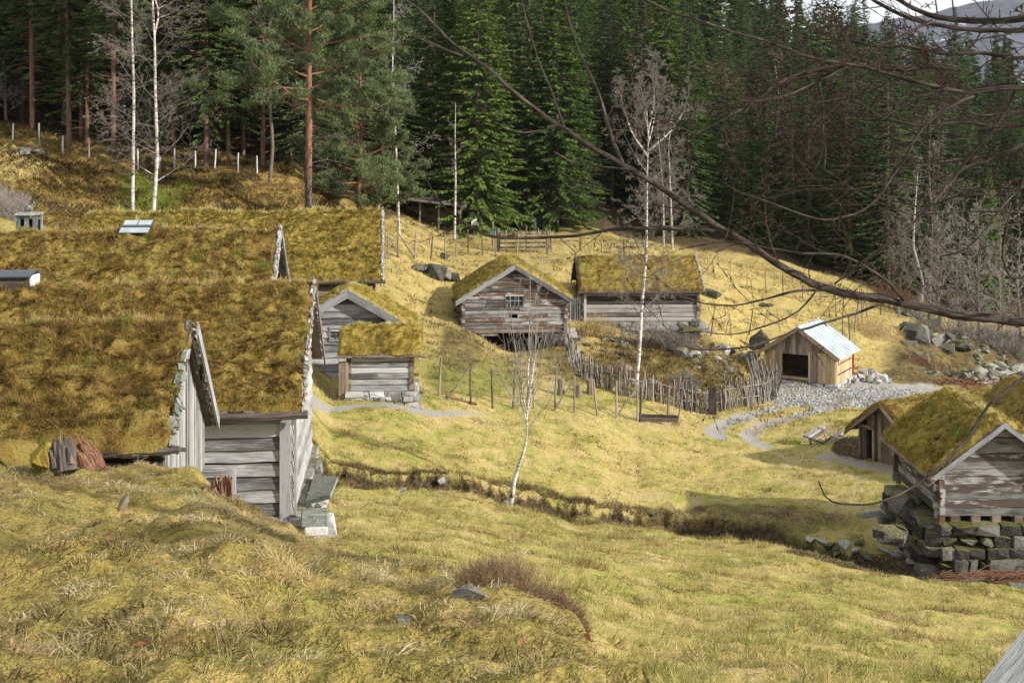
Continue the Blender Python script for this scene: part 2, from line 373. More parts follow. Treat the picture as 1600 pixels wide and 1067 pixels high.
    M['bark'] = m_bark('grey bark', (.05, .038, .03), (.15, .115, .095), (.27, .22, .19))
    M['bark_r'] = m_bark('reddish bark', (.05, .028, .02), (.18, .10, .07), (.34, .21, .15))
    M['bark_f'] = m_bark('near branch bark', (.014, .011, .009), (.05, .038, .030), (.125, .10, .08), (2, 14, 14), .6)
    M['twig'] = m_bark('twigs', (.08, .066, .056), (.19, .165, .145), (.34, .30, .27)); M['twig_n'] = m_bark('near twigs', (.022, .015, .012), (.075, .048, .038), (.16, .11, .09))
    M['twig_p'] = m_bark('pale twigs', (.14, .12, .11), (.30, .27, .25), (.5, .46, .43))
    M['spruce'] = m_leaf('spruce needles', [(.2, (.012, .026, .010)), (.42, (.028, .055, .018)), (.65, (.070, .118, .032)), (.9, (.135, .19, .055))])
    M['spruce_l'] = m_leaf('spruce needles lit', [(.2, (.020, .042, .010)), (.42, (.045, .088, .018)), (.65, (.095, .160, .030)), (.9, (.165, .235, .05))])  # brighter copy of the needle greens, sunlight put into the colour
    M['pine'] = m_leaf('pine needles', [(.2, (.035, .055, .024)), (.5, (.095, .135, .055)), (.8, (.18, .22, .10))])
    M['heather'] = m_leaf('heather', [(.2, (.09, .055, .03)), (.5, (.22, .14, .08)), (.9, (.38, .28, .16))], .15)
    M['redleaf'] = m_leaf('dead leaves', [(.2, (.09, .025, .015)), (.6, (.20, .08, .04)), (.9, (.26, .13, .07))], .2)
    M['rot'] = m_bark('rotten wood', (.05, .028, .02), (.17, .085, .05), (.34, .20, .13), (1, 12, 12))
    M['water'] = m_water()
    s = NT('mountain'); p = s.obj(); n = s.noise(p, .012, 6, .65); n2 = s.noise(p, .05, 4, .6)
    M['mount'] = s.fin(s.mix(s.step(s.math('ADD', s.math('MULTIPLY', n, .7), s.math('MULTIPLY', n2, .3)), .60, .68), s.ramp(n2, [(.3, (.05, .055, .07)), (.7, (.13, .13, .16))]), (.75, .78, .85)), .95)  # blue of the distant haze is mixed into the rock colour
mats()
# ------------------------------------------------------------------ terrain: height over (column, distance)
NEARR = [(1.5, -1.5), (3.6, -2.2), (6, -3.4), (10, -5)]
PROF = {
 -900: [(1.5, -1.4), (3.5, -1.6), (8, -2.3), (14, -3.2), (20, -4.5), (40, -6), (60, -4), (75, 0), (85, 3), (120, 12), (170, 25), (260, 50), (400, 70), (3000, 150)],
 0: [(1.5, -1.35), (3.6, 1067), (5.5, 905), (8, 815), (11, 748), (14, 703), (15.5, -3.9), (17, -4.9), (22, -6.2), (30, -7.4), (40, -7.5), (50, -6.5), (58, -4.9), (62, 342), (68, 285), (75, 225), (82, 207), (95, 1), (120, 6), (170, 20), (260, 45), (400, 70), (3000, 150)],
 150: [(1.5, -1.35), (3.6, 1067), (5.5, 905), (8, 825), (11, 765), (14, 728), (15.5, -4.2), (17, -5), (22, -6.3), (30, -7.6), (40, -8), (50, -7.5), (60, -6), (66, 345), (70, 300), (75, 262), (80, 240), (95, 0), (120, 5), (170, 18), (260, 42), (400, 65), (3000, 150)],
 300: [(1.5, -1.35), (3.6, 1067), (5.5, 905), (8, 830), (11, 775), (14, 737), (15.5, -4.3), (18, -5.4), (23, -6.8), (30, -8), (40, -8.5), (55, -8.8), (66, -7.2), (70, 345), (74, 305), (79, 268), (84, 258), (100, -.5), (125, 4), (170, 16), (260, 40), (400, 60), (3000, 140)],
 450: [(1.5, -1.35), (3.6, 1067), (5.5, 920), (8, 860), (11, 836), (12.8, 822), (14.5, -5.1), (18, -6.6), (22, -7.2), (25, -7.6), (32, -8.4), (42, -8.9), (56, -9.2), (66, -8), (71, 340), (75, 305), (79, 280), (86, -2.9), (105, -.5), (130, 4), (170, 15), (260, 38), (400, 58), (3000, 140)],
 520: [(1.5, -1.35), (3.6, 1067), (5.5, 935), (8, 880), (10, 860), (11.5, 852), (13.5, -5.0), (17, -6.6), (21, -7.4), (25, 845), (31, 800), (36, 770), (40, 722), (48, 640), (50, 628), (53, 604), (57, -10.4), (64, -9.2), (70, -7), (78, 332), (84, 318), (95, -4), (120, 1), (170, 12), (260, 34), (400, 55), (3000, 140)],
 600: [(1.5, -1.35), (3.6, 1067), (5.5, 945), (8, 888), (9.5, 870), (10.5, -3.75), (13, -5.2), (17, -6.3), (21, 880), (28, 830), (37, 768), (40, 750), (48, 640), (50, 628), (54, 600), (60, 555), (66, 505), (72, 455), (80, 400), (88, 354), (93, 338), (110, -4), (135, 0), (170, 9), (260, 30), (400, 50), (3000, 120)],
 700: [(1.5, -1.35), (3.6, 1067), (5.5, 955), (7.5, 900), (8.5, 887), (9.5, -3.5), (12, -4.8), (16, -6), (20, 890), (28, 835), (38, 775), (42, 745), (50, 655), (52, 628), (55, 600), (62, 550), (70, 500), (78, 450), (86, 405), (95, 368), (99, 352), (120, -5), (150, 1), (170, 6), (260, 27), (400, 48), (3000, 110)],
 800: [(1.5, -1.35), (3.6, 1067), (5, 975), (6.3, 940), (7.5, -3.1), (10, -4.5), (14, -5.7), (18, 937), (24, 890), (30, 850), (41, 785), (44, 752), (53, 650), (58, 610), (64, 572), (70, 542), (76, -11), (82, 430), (90, 390), (100, 362), (106, 357), (125, -5.5), (150, 0), (170, 4), (260, 24), (400, 44), (3000, 100)],
 900: [(1.5, -1.35), (3.6, 1080), (4.8, 1010), (5.5, 988), (6.5, -2.9), (9, -4.3), (14, -6.0), (16, 980), (22, 920), (30, 870), (40, 822), (44, 785), (54, 655), (60, 605), (66, 570), (72, 525), (78, -10.9), (84, 415), (92, 385), (102, 362), (125, -6), (150, -1), (170, 3), (260, 22), (400, 40), (3000, 90)],
 1000: [(1.5, -1.4), (3.6, 1090), (4.3, 1062), (5.2, -2.6), (8, -4.1), (12, -5.4), (14.5, 1058), (18, 990), (24, 930), (32, 873), (40.5, 828), (45, 795), (50, 740), (57, 655), (62, 612), (68, 565), (74, 530), (80, -11.2), (88, 405), (94, 385), (106, 378), (112, -9.5), (130, -6), (170, 1), (260, 22), (400, 38), (3000, 80)],
 1100: NEARR+[(14, 1062), (20, 985), (28, 915), (35, 868), (41, 842), (46, 800), (52, 730), (58, 668), (62, 642), (68, 575), (74, 532), (82, 470), (95, 405), (104, 392), (130, -8), (170, 1), (260, 19), (400, 26), (3000, 30)],
 1200: NEARR+[(14, 1064), (20, 990), (28, 925), (36, 860), (41, 845), (46, 800), (52, 735), (58, 680), (64, 637), (70, 602), (76, 555), (84, 490), (92, 445), (104, 410), (108, -10.8), (130, -9), (170, -3), (260, 12), (400, 18), (3000, 20)],
 1300: NEARR+[(14, 1064), (22, 985), (30, 922), (36.3, 873), (40.5, -13.7), (46, 800), (54, 710), (60, 665), (66, 625), (71, 600), (77, 565), (84, 505), (92, 465), (102, 440), (112, -12), (140, -10), (170, -6), (260, 6), (400, 12), (3000, 10)],
 1400: NEARR+[(14, 1066), (22, 1000), (30, 935), (35.3, 894), (39.5, -13.95), (45, -13.5), (50, 745), (58, 675), (66, 625), (74, 590), (80, 560), (86, 520), (95, 485), (106, -13.5), (140, -11), (170, -8), (260, -2), (400, 4), (3000, 10)],
 1500: NEARR+[(14, 1070), (22, 1010), (29, 950), (35, 914), (39, -14.0), (44, -13.6), (58, -14.0), (66, 630), (76, 600), (82, 588), (86, -15.2), (95, 525), (106, -14.5), (140, -12), (170, -8.5), (260, -3), (400, 4), (3000, 10)],
 1600: NEARR+[(14, 1075), (22, 1020), (29, 965), (34, 938), (38, -14.1), (44, -13.8), (58, -14.4), (70, -15.2), (78, 604), (84, 592), (90, 548), (98, 520), (110, -14.5), (140, -12), (170, -9), (260, -4), (400, 3), (3000, 10)],
 2600: [(1.5, -1.6), (6, -3.2), (14, -6.5), (34, -12.3), (40, -14), (80, -16), (120, -13), (170, -8), (260, 0), (400, 6), (3000, 10)],
}
KPX = sorted(PROF)
gpx = np.concatenate([np.linspace(-900, -80, 60)[:-1], np.arange(-80, 1700, 3.0), np.linspace(1700, 2600, 60)])
gl = np.concatenate([np.linspace(math.log(1.5), math.log(3.2), 40)[:-1], np.arange(math.log(3.2), math.log(150), .0055), np.linspace(math.log(150), math.log(3000), 120)])
gD = np.exp(gl)
prof = np.zeros((len(KPX), len(gD)))
for i, k in enumerate(KPX):
    d = [a for a, b in PROF[k]]; z = [Z(b, a) if b >= 100 else b for a, b in PROF[k]]
    prof[i] = np.interp(np.log(gD), np.log(d), z)
    for _ in range(14):
        prof[i, 1:-1] = prof[i, 1:-1]*.5+.25*(prof[i, 2:]+prof[i, :-2])
ki = np.clip(np.searchsorted(KPX, gpx, side='right')-1, 0, len(KPX)-2)
tt = (gpx-np.array(KPX)[ki])/(np.array(KPX)[ki+1]-np.array(KPX)[ki]); tt = .5*tt+.5*tt*tt*(3-2*tt)
GZ = prof[ki]*(1-tt)[:, None]+prof[ki+1]*tt[:, None]           # [px, D]
GX = (gpx[:, None]-CX)/F*gD[None]; GY = np.broadcast_to(gD[None], GX.shape).copy()
GPX = np.broadcast_to(gpx[:, None], GX.shape); GD = GY
def base_hit(px, row, dmin=3., Zg=None):
    Zg = GZ if Zg is None else Zg
    i = np.clip(np.interp(px, gpx, np.arange(len(gpx))), 0, len(gpx)-1.001); i0 = int(i); f = i-i0
    z = Zg[i0]*(1-f)+Zg[i0+1]*f
    r = HZ-z/gD*F
    ok = np.where((gD >= dmin) & (r <= row))[0]
    if len(ok) == 0: k = len(gD)-2; D = gD[k]
    else:
        k = ok[0]
        if k > 0 and r[k-1] > row: t = (r[k-1]-row)/(r[k-1]-r[k]); D = gD[k-1]*(1-t)+gD[k]*t
        else: D = gD[k]
    return np.array([X(px, D), D, np.interp(D, gD, z)])
def sst(x, a, b): t = np.clip((x-a)/(b-a), 0, 1); return t*t*(3-2*t)
def pdist(px_pts, W=None):
    """distance of every grid vertex to a polyline of world xy points"""
    best = np.full(GX.shape, 1e9)
    for (ax, ay), (bx, by) in zip(px_pts[:-1], px_pts[1:]):
        dx, dy = bx-ax, by-ay; L = dx*dx+dy*dy+1e-9
        t = np.clip(((GX-ax)*dx+(GY-ay)*dy)/L, 0, 1)
        best = np.minimum(best, np.hypot(GX-ax-t*dx, GY-ay-t*dy))
    return best
def line(pts, dmin=12.): return [tuple(base_hit(a, b, dmin)[:2]) for a, b in pts]
# creek: carved channel
CRK = [(X(a, D), D) for a, D in [(455, 37.2), (530, 38.2), (600, 38.6), (700, 40.3), (780, 41.7), (860, 42.2), (950, 42.6), (1050, 43.2), (1150, 42.6), (1270, 40.6), (1350, 39), (1450, 37.2), (1600, 35.6), (1800, 33.5)]]
ROW = HZ-GZ/GD*F
dc = pdist(CRK); wv = dc+.35*fbm(GX*.9, GY*.9, 5)+.3*fbm(GX*3.1, GY*3.1, 6, 3)
wide = 1.0+.5*sst(GPX, 900, 1350)
dep = .95+.3*sst(GPX, 900, 1300)
carve = dep*(1-sst(wv, wide*.82, wide*1.2))
# paths
PATH1 = line([(440, 620), (500, 628), (560, 634), (640, 640), (720, 646), (770, 650)])
RUT1 = line([(1245, 626), (1222, 634), (1190, 643), (1150, 654), (1122, 666), (1115, 676), (1124, 682)])
RUT2 = line([(1300, 636), (1268, 644), (1225, 655), (1185, 666), (1168, 680), (1178, 690), (1196, 698)])
PATH3 = line([(1290, 712), (1330, 722), (1372, 730), (1420, 742)])
dp1, dr1, dr2, dp3 = pdist(PATH1), pdist(RUT1), pdist(RUT2), pdist(PATH3)
def ell(cx, cy, rx, ry, d0=0, d1=1e9):
    q = ((GPX-cx)/rx)**2+((ROW-cy)/ry)**2
    return (1-sst(q, .35, 1.3))*((GD > d0) & (GD < d1))
hill_l = sst(GD, 58, 66)*(1-sst(GPX, 520, 640))
forest = sst(GD-np.interp(GPX, [-900, 0, 150, 300, 480, 600, 700, 850, 950, 1100, 1200, 1300, 1400, 1600, 2600], [86, 84, 85, 88, 86, 92, 98, 103, 106, 104, 107, 105, 99, 100, 100]), -3, 3)
fore = 1-sst(GD-np.interp(GPX, [0, 300, 450, 520, 600, 700, 800, 900, 1000, 1100], [15.5, 15.5, 14, 13, 11, 10, 8, 7, 5.5, 4]), 0, 3)
mound = np.zeros_like(GZ)
nz = fore*(.13*fbm(GX*1.1, GY*1.1, 1, 3)+.085*fbm(GX*3.2, GY*3.2, 2, 3)+.025*fbm(GX*11, GY*11, 22, 2)) \
   + (1-fore)*(1-hill_l)*(1-forest)*(.20*fbm(GX*.35, GY*.35, 3, 3)+.075*fbm(GX*1.6, GY*1.6, 4, 3)+.035*fbm(GX*5.5, GY*5.5, 24, 2)) \
   + hill_l*(1-forest*.5)*(.5*fbm(GX*.3, GY*.3, 8, 3)+.6*np.abs(fbm(GX*.7, GY*.7, 9, 4))+.12*fbm(GX*2.6, GY*2.6, 19, 2)) \
   + forest*.5*fbm(GX*.25, GY*.25, 10, 3)
flat = np.clip(1-sst(np.minimum(np.minimum(dp1, dp3), np.minimum(dr1, dr2)), .6, 1.6), 0, 1)
nz *= 1-.8*flat
rocky = ell(1110, 565, 110, 55, 60, 84)+ell(1500, 555, 130, 50, 78, 105)
nz += rocky*.35*fbm(GX*1.2, GY*1.2, 12, 4)
bankl = (1-sst(dc, .8, 2.6))*(GD > 20)
nz += bankl*.22*fbm(GX*1.7, GY*1.7, 14, 4)+ell(1160, 815, 240, 30, 41.5, 62)*.3*fbm(GX*1.3, GY*1.3, 15, 4)
# local hummocks of the foreground seen in the photo (hole beside the straw tuft, knolls)
for (px, row, dm, rad, hh) in [(520, 955, 3, .33, -.16), (430, 905, 3, .5, .10), (150, 900, 3, .8, .08), (760, 965, 3, .3, .07), (1095, 930, 10, 2.2, -.25), (1010, 905, 10, 2.2, .25), (1390, 960, 10, 2.5, .15), (650, 410, 60, 3.0, .5), (1455, 530, 76, 4., .9), (470, 300, 60, 3., .6), (330, 300, 60, 2.5, .6), (60, 250, 60, 3, .5)]:
    c = base_hit(px, row, dm); nz += hh*np.exp(-((GX-c[0])**2+(GY-c[1])**2)/rad**2)
ZB = GZ+nz-carve-.05*(1-sst(np.minimum(dr1, dr2), .1, .45))
ZB = np.where((np.abs(GX-.15) < 1.75)&(GY > 69.75)&(GY < 74.2), np.minimum(ZB, -12.35), ZB)
ZB -= .35*np.exp(-((GX-.15)/2.2)**2-((GY-68.6)/1.3)**2)
def ground(x, y):
    x = np.atleast_1d(np.asarray(x, float)); y = np.atleast_1d(np.asarray(y, float)); y = np.maximum(y, 1.51)
    px = x/y*F+CX
    i = np.interp(px, gpx, np.arange(len(gpx))); j = np.interp(np.log(y), gl, np.arange(len(gl)))
    i0 = np.minimum(i.astype(int), len(gpx)-2); j0 = np.minimum(j.astype(int), len(gl)-2); fi = i-i0; fj = j-j0
    return (ZB[i0, j0]*(1-fi)*(1-fj)+ZB[i0+1, j0]*fi*(1-fj)+ZB[i0, j0+1]*(1-fi)*fj+ZB[i0+1, j0+1]*fi*fj)
def samp(A, x, y):
    px = x/y*F+CX
    i = np.interp(px, gpx, np.arange(len(gpx))).round().astype(int); j = np.interp(np.log(y), gl, np.arange(len(gl))).round().astype(int)
    return A[i, j]
def g3(x, y): return np.array([x, y, float(ground(x, y)[0])])
def G(px, row, dmin=12.):
    """the point of the finished ground seen at a photo pixel"""
    return base_hit(px, row, dmin, ZB)
def GDp(px, D): return g3(X(px, D), D)
# masks
m_path = np.maximum.reduce([(1-sst(dp1+.15*vn(GX*3, GY*3, 3), .1, .62))*(1-.6*sst(GPX, 640, 760)), .85*(1-sst(dr1+.12*vn(GX*3, GY*3, 4), .15, .68)), .85*(1-sst(dr2+.12*vn(GX*3, GY*3, 6), .15, .68)), .55*(1-sst(dp3+.3*vn(GX*2, GY*2, 9), .4, 1.1)),
    ell(1300, 612, 130, 26, 60, 80), ell(1400, 612, 90, 16, 60, 80), .35*ell(1130, 782, 110, 9, 40, 70), ell(1580, 590, 70, 22, 74, 100)*.6])
m_earth = np.maximum.reduce([(1-sst(wv, wide*.9, wide*1.35))*(GD > 20), ell(1340, 700, 45, 22, 48)*.9, .5*ell(1160, 812, 230, 30, 41.5, 62), .85*ell(1400, 880, 260, 26, 35.5, 41.5), .3*ell(640, 735, 130, 22, 38, 60), .5*ell(1050, 570, 150, 60, 58, 80), .9*.6*ell(1500, 560, 150, 60, 76, 110), (.62*hill_l*sst(fbm(GX*.45, GY*.45, 60, 3), .05, .4)), .55*ell(1440, 585, 80, 25, 60, 100), .5*ell(720, 545, 45, 50, 54, 80), .7*forest])
meadow = (1-fore)*(1-hill_l)*(1-forest)
m_or = np.maximum(hill_l*.9*(1-.5*forest), .25*forest); m_or = np.maximum(m_or, .6*ell(650, 375, 90, 40, 75, 100)+.7*ell(960, 372, 70, 30, 88, 120))
m_or = np.maximum(m_or, fore*.4*sst(fbm(GX*2.1, GY*2.1, 82, 4), .0, .45))
m_straw = np.maximum.reduce([(1-fore)*(1-hill_l)*sst(GD, 55, 66)*.62, ell(20, 262, 70, 26, 55), .5*ell(1000, 420, 400, 90, 76, 110), .42*ell(900, 720, 420, 60, 43, 60), .5*ell(950, 870, 50, 30, 15, 45), .45*ell(660, 850, 70, 40, 15)])
m_green = np.maximum.reduce([.4*fore*sst(fbm(GX*2.3, GY*2.3, 81, 4), .05, .5), .9*ell(235, 305, 75, 40, 55), .3*ell(60, 1030, 170, 60, 0, 10), .5*ell(740, 590, 100, 40, 48, 70), .45*ell(1240, 560, 60, 14, 70), .45*forest])
mask = np.stack([np.clip(m_path, 0, 1), np.clip(m_earth, 0, 1), np.clip(meadow, 0, 1), np.ones_like(GX)], -1)
mask2 = np.stack([np.clip(m_or, 0, 1), np.clip(m_straw, 0, 1), np.clip(m_green, 0, 1), np.ones_like(GX)], -1)
def build_ground():
    nx, ny = GX.shape; i = np.arange(nx*ny).reshape(nx, ny)
    q = np.stack([i[:-1, :-1], i[1:, :-1], i[1:, 1:], i[:-1, 1:]], -1).reshape(-1, 4)
    mb = MB(); mb.add(np.stack([GX, GY, ZB], -1).reshape(-1, 3), q)
    o = mb.build('ground', M['ground'], smooth=True, extra={'mask': mask.reshape(-1, 4), 'mask2': mask2.reshape(-1, 4)})
    tag(o, kind='structure', label='rough grass slopes and meadow of the valley farm')
    mb = MB(); s = 0
    pts = np.array(CRK); zc = np.array([samp(ZB, np.array([x]), np.array([y]))[0] for x, y in CRK])+.2
    for k in range(1, len(pts)): zc[k] = min(zc[k], zc[k-1]-.01)
    t = np.linspace(0, len(pts)-1, 120); xs = np.interp(t, range(len(pts)), pts[:, 0]); ys = np.interp(t, range(len(pts)), pts[:, 1]); zs = np.interp(t, range(len(pts)), zc)
    d = nrm(np.stack([np.gradient(xs), np.gradient(ys)], 1)); nn = np.stack([-d[:, 1], d[:, 0]], 1)
    w = np.interp(xs, [-3, 4, 10], [.85, 1.05, 1.4])
    L = np.stack([xs+nn[:, 0]*w, ys+nn[:, 1]*w, zs], 1); Rr = np.stack([xs-nn[:, 0]*w, ys-nn[:, 1]*w, zs], 1)
    v = np.stack([L, Rr], 1).reshape(-1, 3); k = np.arange(119)*2
    mb.add(v, np.stack([k, k+1, k+3, k+2], 1)); tag(mb.build('creek_water', M['water'], smooth=True), 'shallow dark creek winding between grassy banks', kind='structure')
    mb = MB(); a = [P(1525, 604, 78), P(1640, 612, 74), P(1900, 640, 72), P(1900, 560, 92), P(1640, 572, 88), P(1560, 588, 82)]
    zz = float(ground(X(1600, 81), 81)[0])+.1
    a = [np.array([p[0], p[1], zz]) for p in a]
    mb.add(a, t=[[0, 1, 5], [1, 4, 5], [1, 2, 4], [2, 3, 4]]); tag(mb.build('river_water', M['water']), 'bright stony river at the foot of the valley', kind='structure')
FOOT = []      # building footprints (list of quads in xy) kept free of grass
def inside(x, y, quad):
    m = np.ones(len(x), bool); n = len(quad); s = 0
    area = sum(quad[i][0]*quad[(i+1) % n][1]-quad[(i+1) % n][0]*quad[i][1] for i in range(n)); sg = 1 if area > 0 else -1
    for i in range(n):
        a = quad[i]; b = quad[(i+1) % n]
        m &= sg*((b[0]-a[0])*(y-a[1])-(b[1]-a[1])*(x-a[0])) >= 0
    return m
def scatter(D0, D1, n, p0=-60, p1=1660):
    D = np.sqrt(D0*D0+(D1*D1-D0*D0)*RNG.random(n)); px = p0+(p1-p0)*RNG.random(n)
    x = (px-CX)/F*D
    k = np.ones(n, bool)
    for q in FOOT: k &= ~inside(x, D, q)
    return x[k], D[k]
def grassfield(name, mat, D0, D1, n, L, w, lean=.5, sel=None, bend=True, clump=1.2, dense=None, cell=.2):
    x, y = scatter(D0, D1, n)
    mp = samp(m_path, x, y); me = samp(m_earth, x, y); keep = (mp < .25)&(RNG.random(len(x)) > me*.75)&(samp(wv/wide, x, y) > 1.05)
    if sel is not None: keep &= RNG.random(len(x)) < samp(sel, x, y)
    cl = fbm(x*clump, y*clump, 31, 3)
    if dense is not None: keep &= RNG.random(len(x)) < np.clip(.5+cl*dense, .08, 1)
    x, y, cl = x[keep], y[keep], cl[keep]; z = ground(x, y); m = len(x)
    a = fbm(x*.7, y*.7, 41, 2)*5+RNG.normal(size=m)*1.4
    d = np.stack([np.cos(a)*lean, np.sin(a)*lean, np.ones(m)], 1)+RNG.normal(size=(m, 3))*.22*lean*2
    ln = L*(.5+.9*RNG.random(m))*(1+.9*np.clip(cl, -.5, 1)); 
    ox, oy, h1, h2 = cells(x, y, cell, 5); rr = np.hypot(ox, oy)
    d = d+np.stack([ox, oy, 0*ox], 1)*.9*lean; ln = ln*(.35+1.1*h2)*np.clip(1.25-.75*rr, .25, 1.25)
    tone = np.clip(.5+.35*fbm(x*2.3/(cell*5), y*2.3/(cell*5), 51, 3)+(h1-.5)*.65+RNG.normal(size=m)*.23, -.2, 1.2)
    mb = MB(); p = np.stack([x, y, z-.01], 1)
    b = None
    if bend: b = np.stack([np.cos(a), np.sin(a), np.full(m, -.5)], 1)*(.5+RNG.random((m, 1)))
    blades(mb, p, d, ln, w*(.6+.8*RNG.random(m)), tone, b)
    return mb
def tuft(mb, c, n, L, w, spread=.5, r=.08, tone=.6, up=1.):
    a = RNG.random(n)*6.283; rr = r*np.sqrt(RNG.random(n))
    x = c[0]+np.cos(a)*rr; y = c[1]+np.sin(a)*rr; p = np.stack([x, y, ground(x, y)-.01], 1)
    s = spread*(.3+.9*RNG.random(n)); a2 = a+RNG.normal(size=n)*.5
    d = np.stack([np.cos(a2)*s, np.sin(a2)*s, np.full(n, up)], 1)
    b = np.stack([np.cos(a2), np.sin(a2), np.full(n, -.7)], 1)*(.4+.8*RNG.random((n, 1)))
    blades(mb, p, d, L*(.5+.7*RNG.random(n)), w, np.clip(tone+RNG.normal(size=n)*.15, 0, 1), b)
def build_grass(q=1.):
    gh = tag(grassfield('a', 0, 3.0, 15.5, int(1150000*q), .065, .0040, 1.1, sel=fore, dense=.9, cell=.13).build('foreground_grass', M['g_near']), 'matted olive and straw grass of the near hillside', kind='stuff')
    tag(grassfield('a', 0, 11, 45, int(820000*q), .15, .014, .9, sel=1-fore, bend=False, dense=.7, cell=.28).build('meadow_grass', M['g_mid']), 'yellow green grass of the lower meadow', kind='stuff')
    tag(grassfield('a', 0, 44, 66, int(330000*q), .14, .025, .9, sel=meadow, bend=False, dense=.7, cell=.4).build('meadow_grass', M['g_mid']), 'yellow green grass beyond the creek', kind='stuff')
    mb = grassfield('a', 0, 60, 112, int(230000*q), .22, .04, .9, sel=(1-hill_l)*(1-forest), bend=False, dense=1.2, cell=.6)
    tag(mb.build('pasture_grass', M['g_straw' if 0 else 'g_mid']), 'pale tufty grass of the upper pasture', kind='stuff')
    mb = grassfield('a', 0, 56, 98, int(260000*q), .32, .05, 1., sel=np.maximum(hill_l, forest*.7), bend=False, dense=1.3, cell=.6)
    tag(mb.build('hillside_heath', M['g_hill']), 'orange brown heath on the upper slope', kind='stuff')
    # straw tussocks: scattered + the ones seen in the photo
    mb = MB()
    for px, row, dm, n, L in [(505, 925, 3, 160, .22), (430, 905, 3, 120, .18), (385, 890, 3, 90, .14), (560, 965, 3, 110, .10), (520, 962, 3, 110, .10), (740, 960, 3, 130, .12), (690, 950, 3, 100, .1),
                          (350, 800, 3, 180, .16), (375, 808, 3, 160, .16), (410, 825, 3, 140, .16), (440, 832, 3, 120, .14), (330, 812, 3, 110, .14), (150, 830, 3, 90, .12), (90, 850, 3, 90, .12), (250, 1000, 3, 110, .1), (300, 960, 3, 90, .1), (640, 915, 3, 120, .12), (610, 900, 3, 110, .12)]:
        c = G(px, row, dm); D = c[1]
        for k in range(3): tuft(mb, c+RNG.normal(size=3)*[.12, .12, 0], n//2, L*.5, .0014+.0004*D, 1.1, .10, .5)
    for k in range(520):
        D = 3.2+11*RNG.random()**.7; px = RNG.uniform(-40, 1050); c = np.array([X(px, D), D])
        if samp(fore, c[:1], c[1:2])[0] < .8 or (px > 150 and px < 300 and 0): continue
        tuft(mb, c, 22, RNG.uniform(.03, .07), .0024, 1.3, .05, RNG.uniform(.1, .6))
    tag(mb.build('straw_tussocks', M['g_straw']), 'pale dry grass tussocks on the near hillside', kind='stuff')
    mb = MB()
    for k in range(2600):
        i = RNG.random()*(len(CRK)-1); a = CRK[int(i)]; b = CRK[min(int(i)+1, len(CRK)-1)]; f = i % 1
        off = RNG.choice([-1, 1, 1])*RNG.uniform(1.15, 1.9); c = np.array([a[0]*(1-f)+b[0]*f+RNG.normal()*.1, a[1]*(1-f)+b[1]*f+off])
        if samp(wv/wide, c[:1], c[1:2])[0] < .95: continue
        tuft(mb, c, 14, RNG.uniform(.10, .28), .012, .9, .14, RNG.uniform(0, .6))
    for k in range(900):
        c = GDp(RNG.uniform(560, 1180), 0) if 0 else None
        D = RNG.uniform(58, 100); px = RNG.uniform(620, 1340); c = GDp(px, D)
        if any(inside(c[:1], c[1:2], q)[0] for q in FOOT): continue
        tuft(mb, c, 14, RNG.uniform(.2, .42), .03, .9, .3, RNG.uniform(.2, .8))
    tag(mb.build('bank_tussocks', M['g_bank']), 'dry brown tussocks along the creek banks', kind='stuff')
    mb = MB()
    for k in range(2600):
        D = RNG.uniform(60, 84); px = RNG.uniform(-20, 520); c = GDp(px, D)
        if any(inside(c[:1], c[1:2], q)[0] for q in FOOT) or fbm(c[0]*.35, c[1]*.35, 71, 3) < -.05: continue
        tuft(mb, c, 12, RNG.uniform(.2, .5), .04, .9, .35, RNG.uniform(.1, .8))
    for k in range(1300):
        D = RNG.uniform(59, 73); px = RNG.uniform(900, 1215); c = GDp(px, D)
        if any(inside(c[:1], c[1:2], q)[0] for q in FOOT) or samp(m_earth, c[:1], c[1:2])[0] < .25: continue
        tuft(mb, c, 12, RNG.uniform(.15, .5), .03, .9, .3, RNG.uniform(0, .9))
    tag(mb.build('heath_clumps', M['g_hill']), 'dark brown heath clumps on the rough banks', kind='stuff')
    mb = MB()
    for quad in FOOT:
        for i in range(4):
            a = np.array(quad[i]); b = np.array(quad[(i+1) % 4]); c0 = np.array(quad).mean(0)
            for k in range(int(np.linalg.norm(b-a)*9)):
                p = a+(b-a)*RNG.random(); p = p+(p-c0)/np.linalg.norm(p-c0)*RNG.uniform(-.05, .35)
                if samp(m_path, p[:1], p[1:2])[0] > .4: continue
                tuft(mb, p, 9, RNG.uniform(.1, .3), .006+.0003*p[1], .8, .1, RNG.uniform(0, .8))
    tag(mb.build('wall_foot_grass', M['g_bank']), 'long dead grass standing along the feet of the walls', kind='stuff')
    # dead leaves on the near slope
    mb = MB(); n = 260; D = np.sqrt(16+RNG.random(n)*(160-16)); px = RNG.uniform(-20, 1000, n); x = X(px, D)
    k = samp(fore, x, D) > .8; x, D = x[k], D[k]; z = ground(x, D)+.035
    for i in range(len(x)):
        a = RNG.random()*6.28; s = RNG.uniform(.008, .022); u = np.array([math.cos(a), math.sin(a), RNG.normal()*.3])*s; v = np.array([-math.sin(a), math.cos(a), RNG.normal()*.3])*s*.6
        c = np.array([x[i], D[i], z[i]])
        mb.add([c-u, c-v*.8+[0, 0, .008], c+u, c+v], q=[[0, 1, 2, 3]], tone=RNG.random())
    tag(mb.build('dead_leaves', M['redleaf']), 'fallen reddish leaves lying in the grass', kind='stuff')
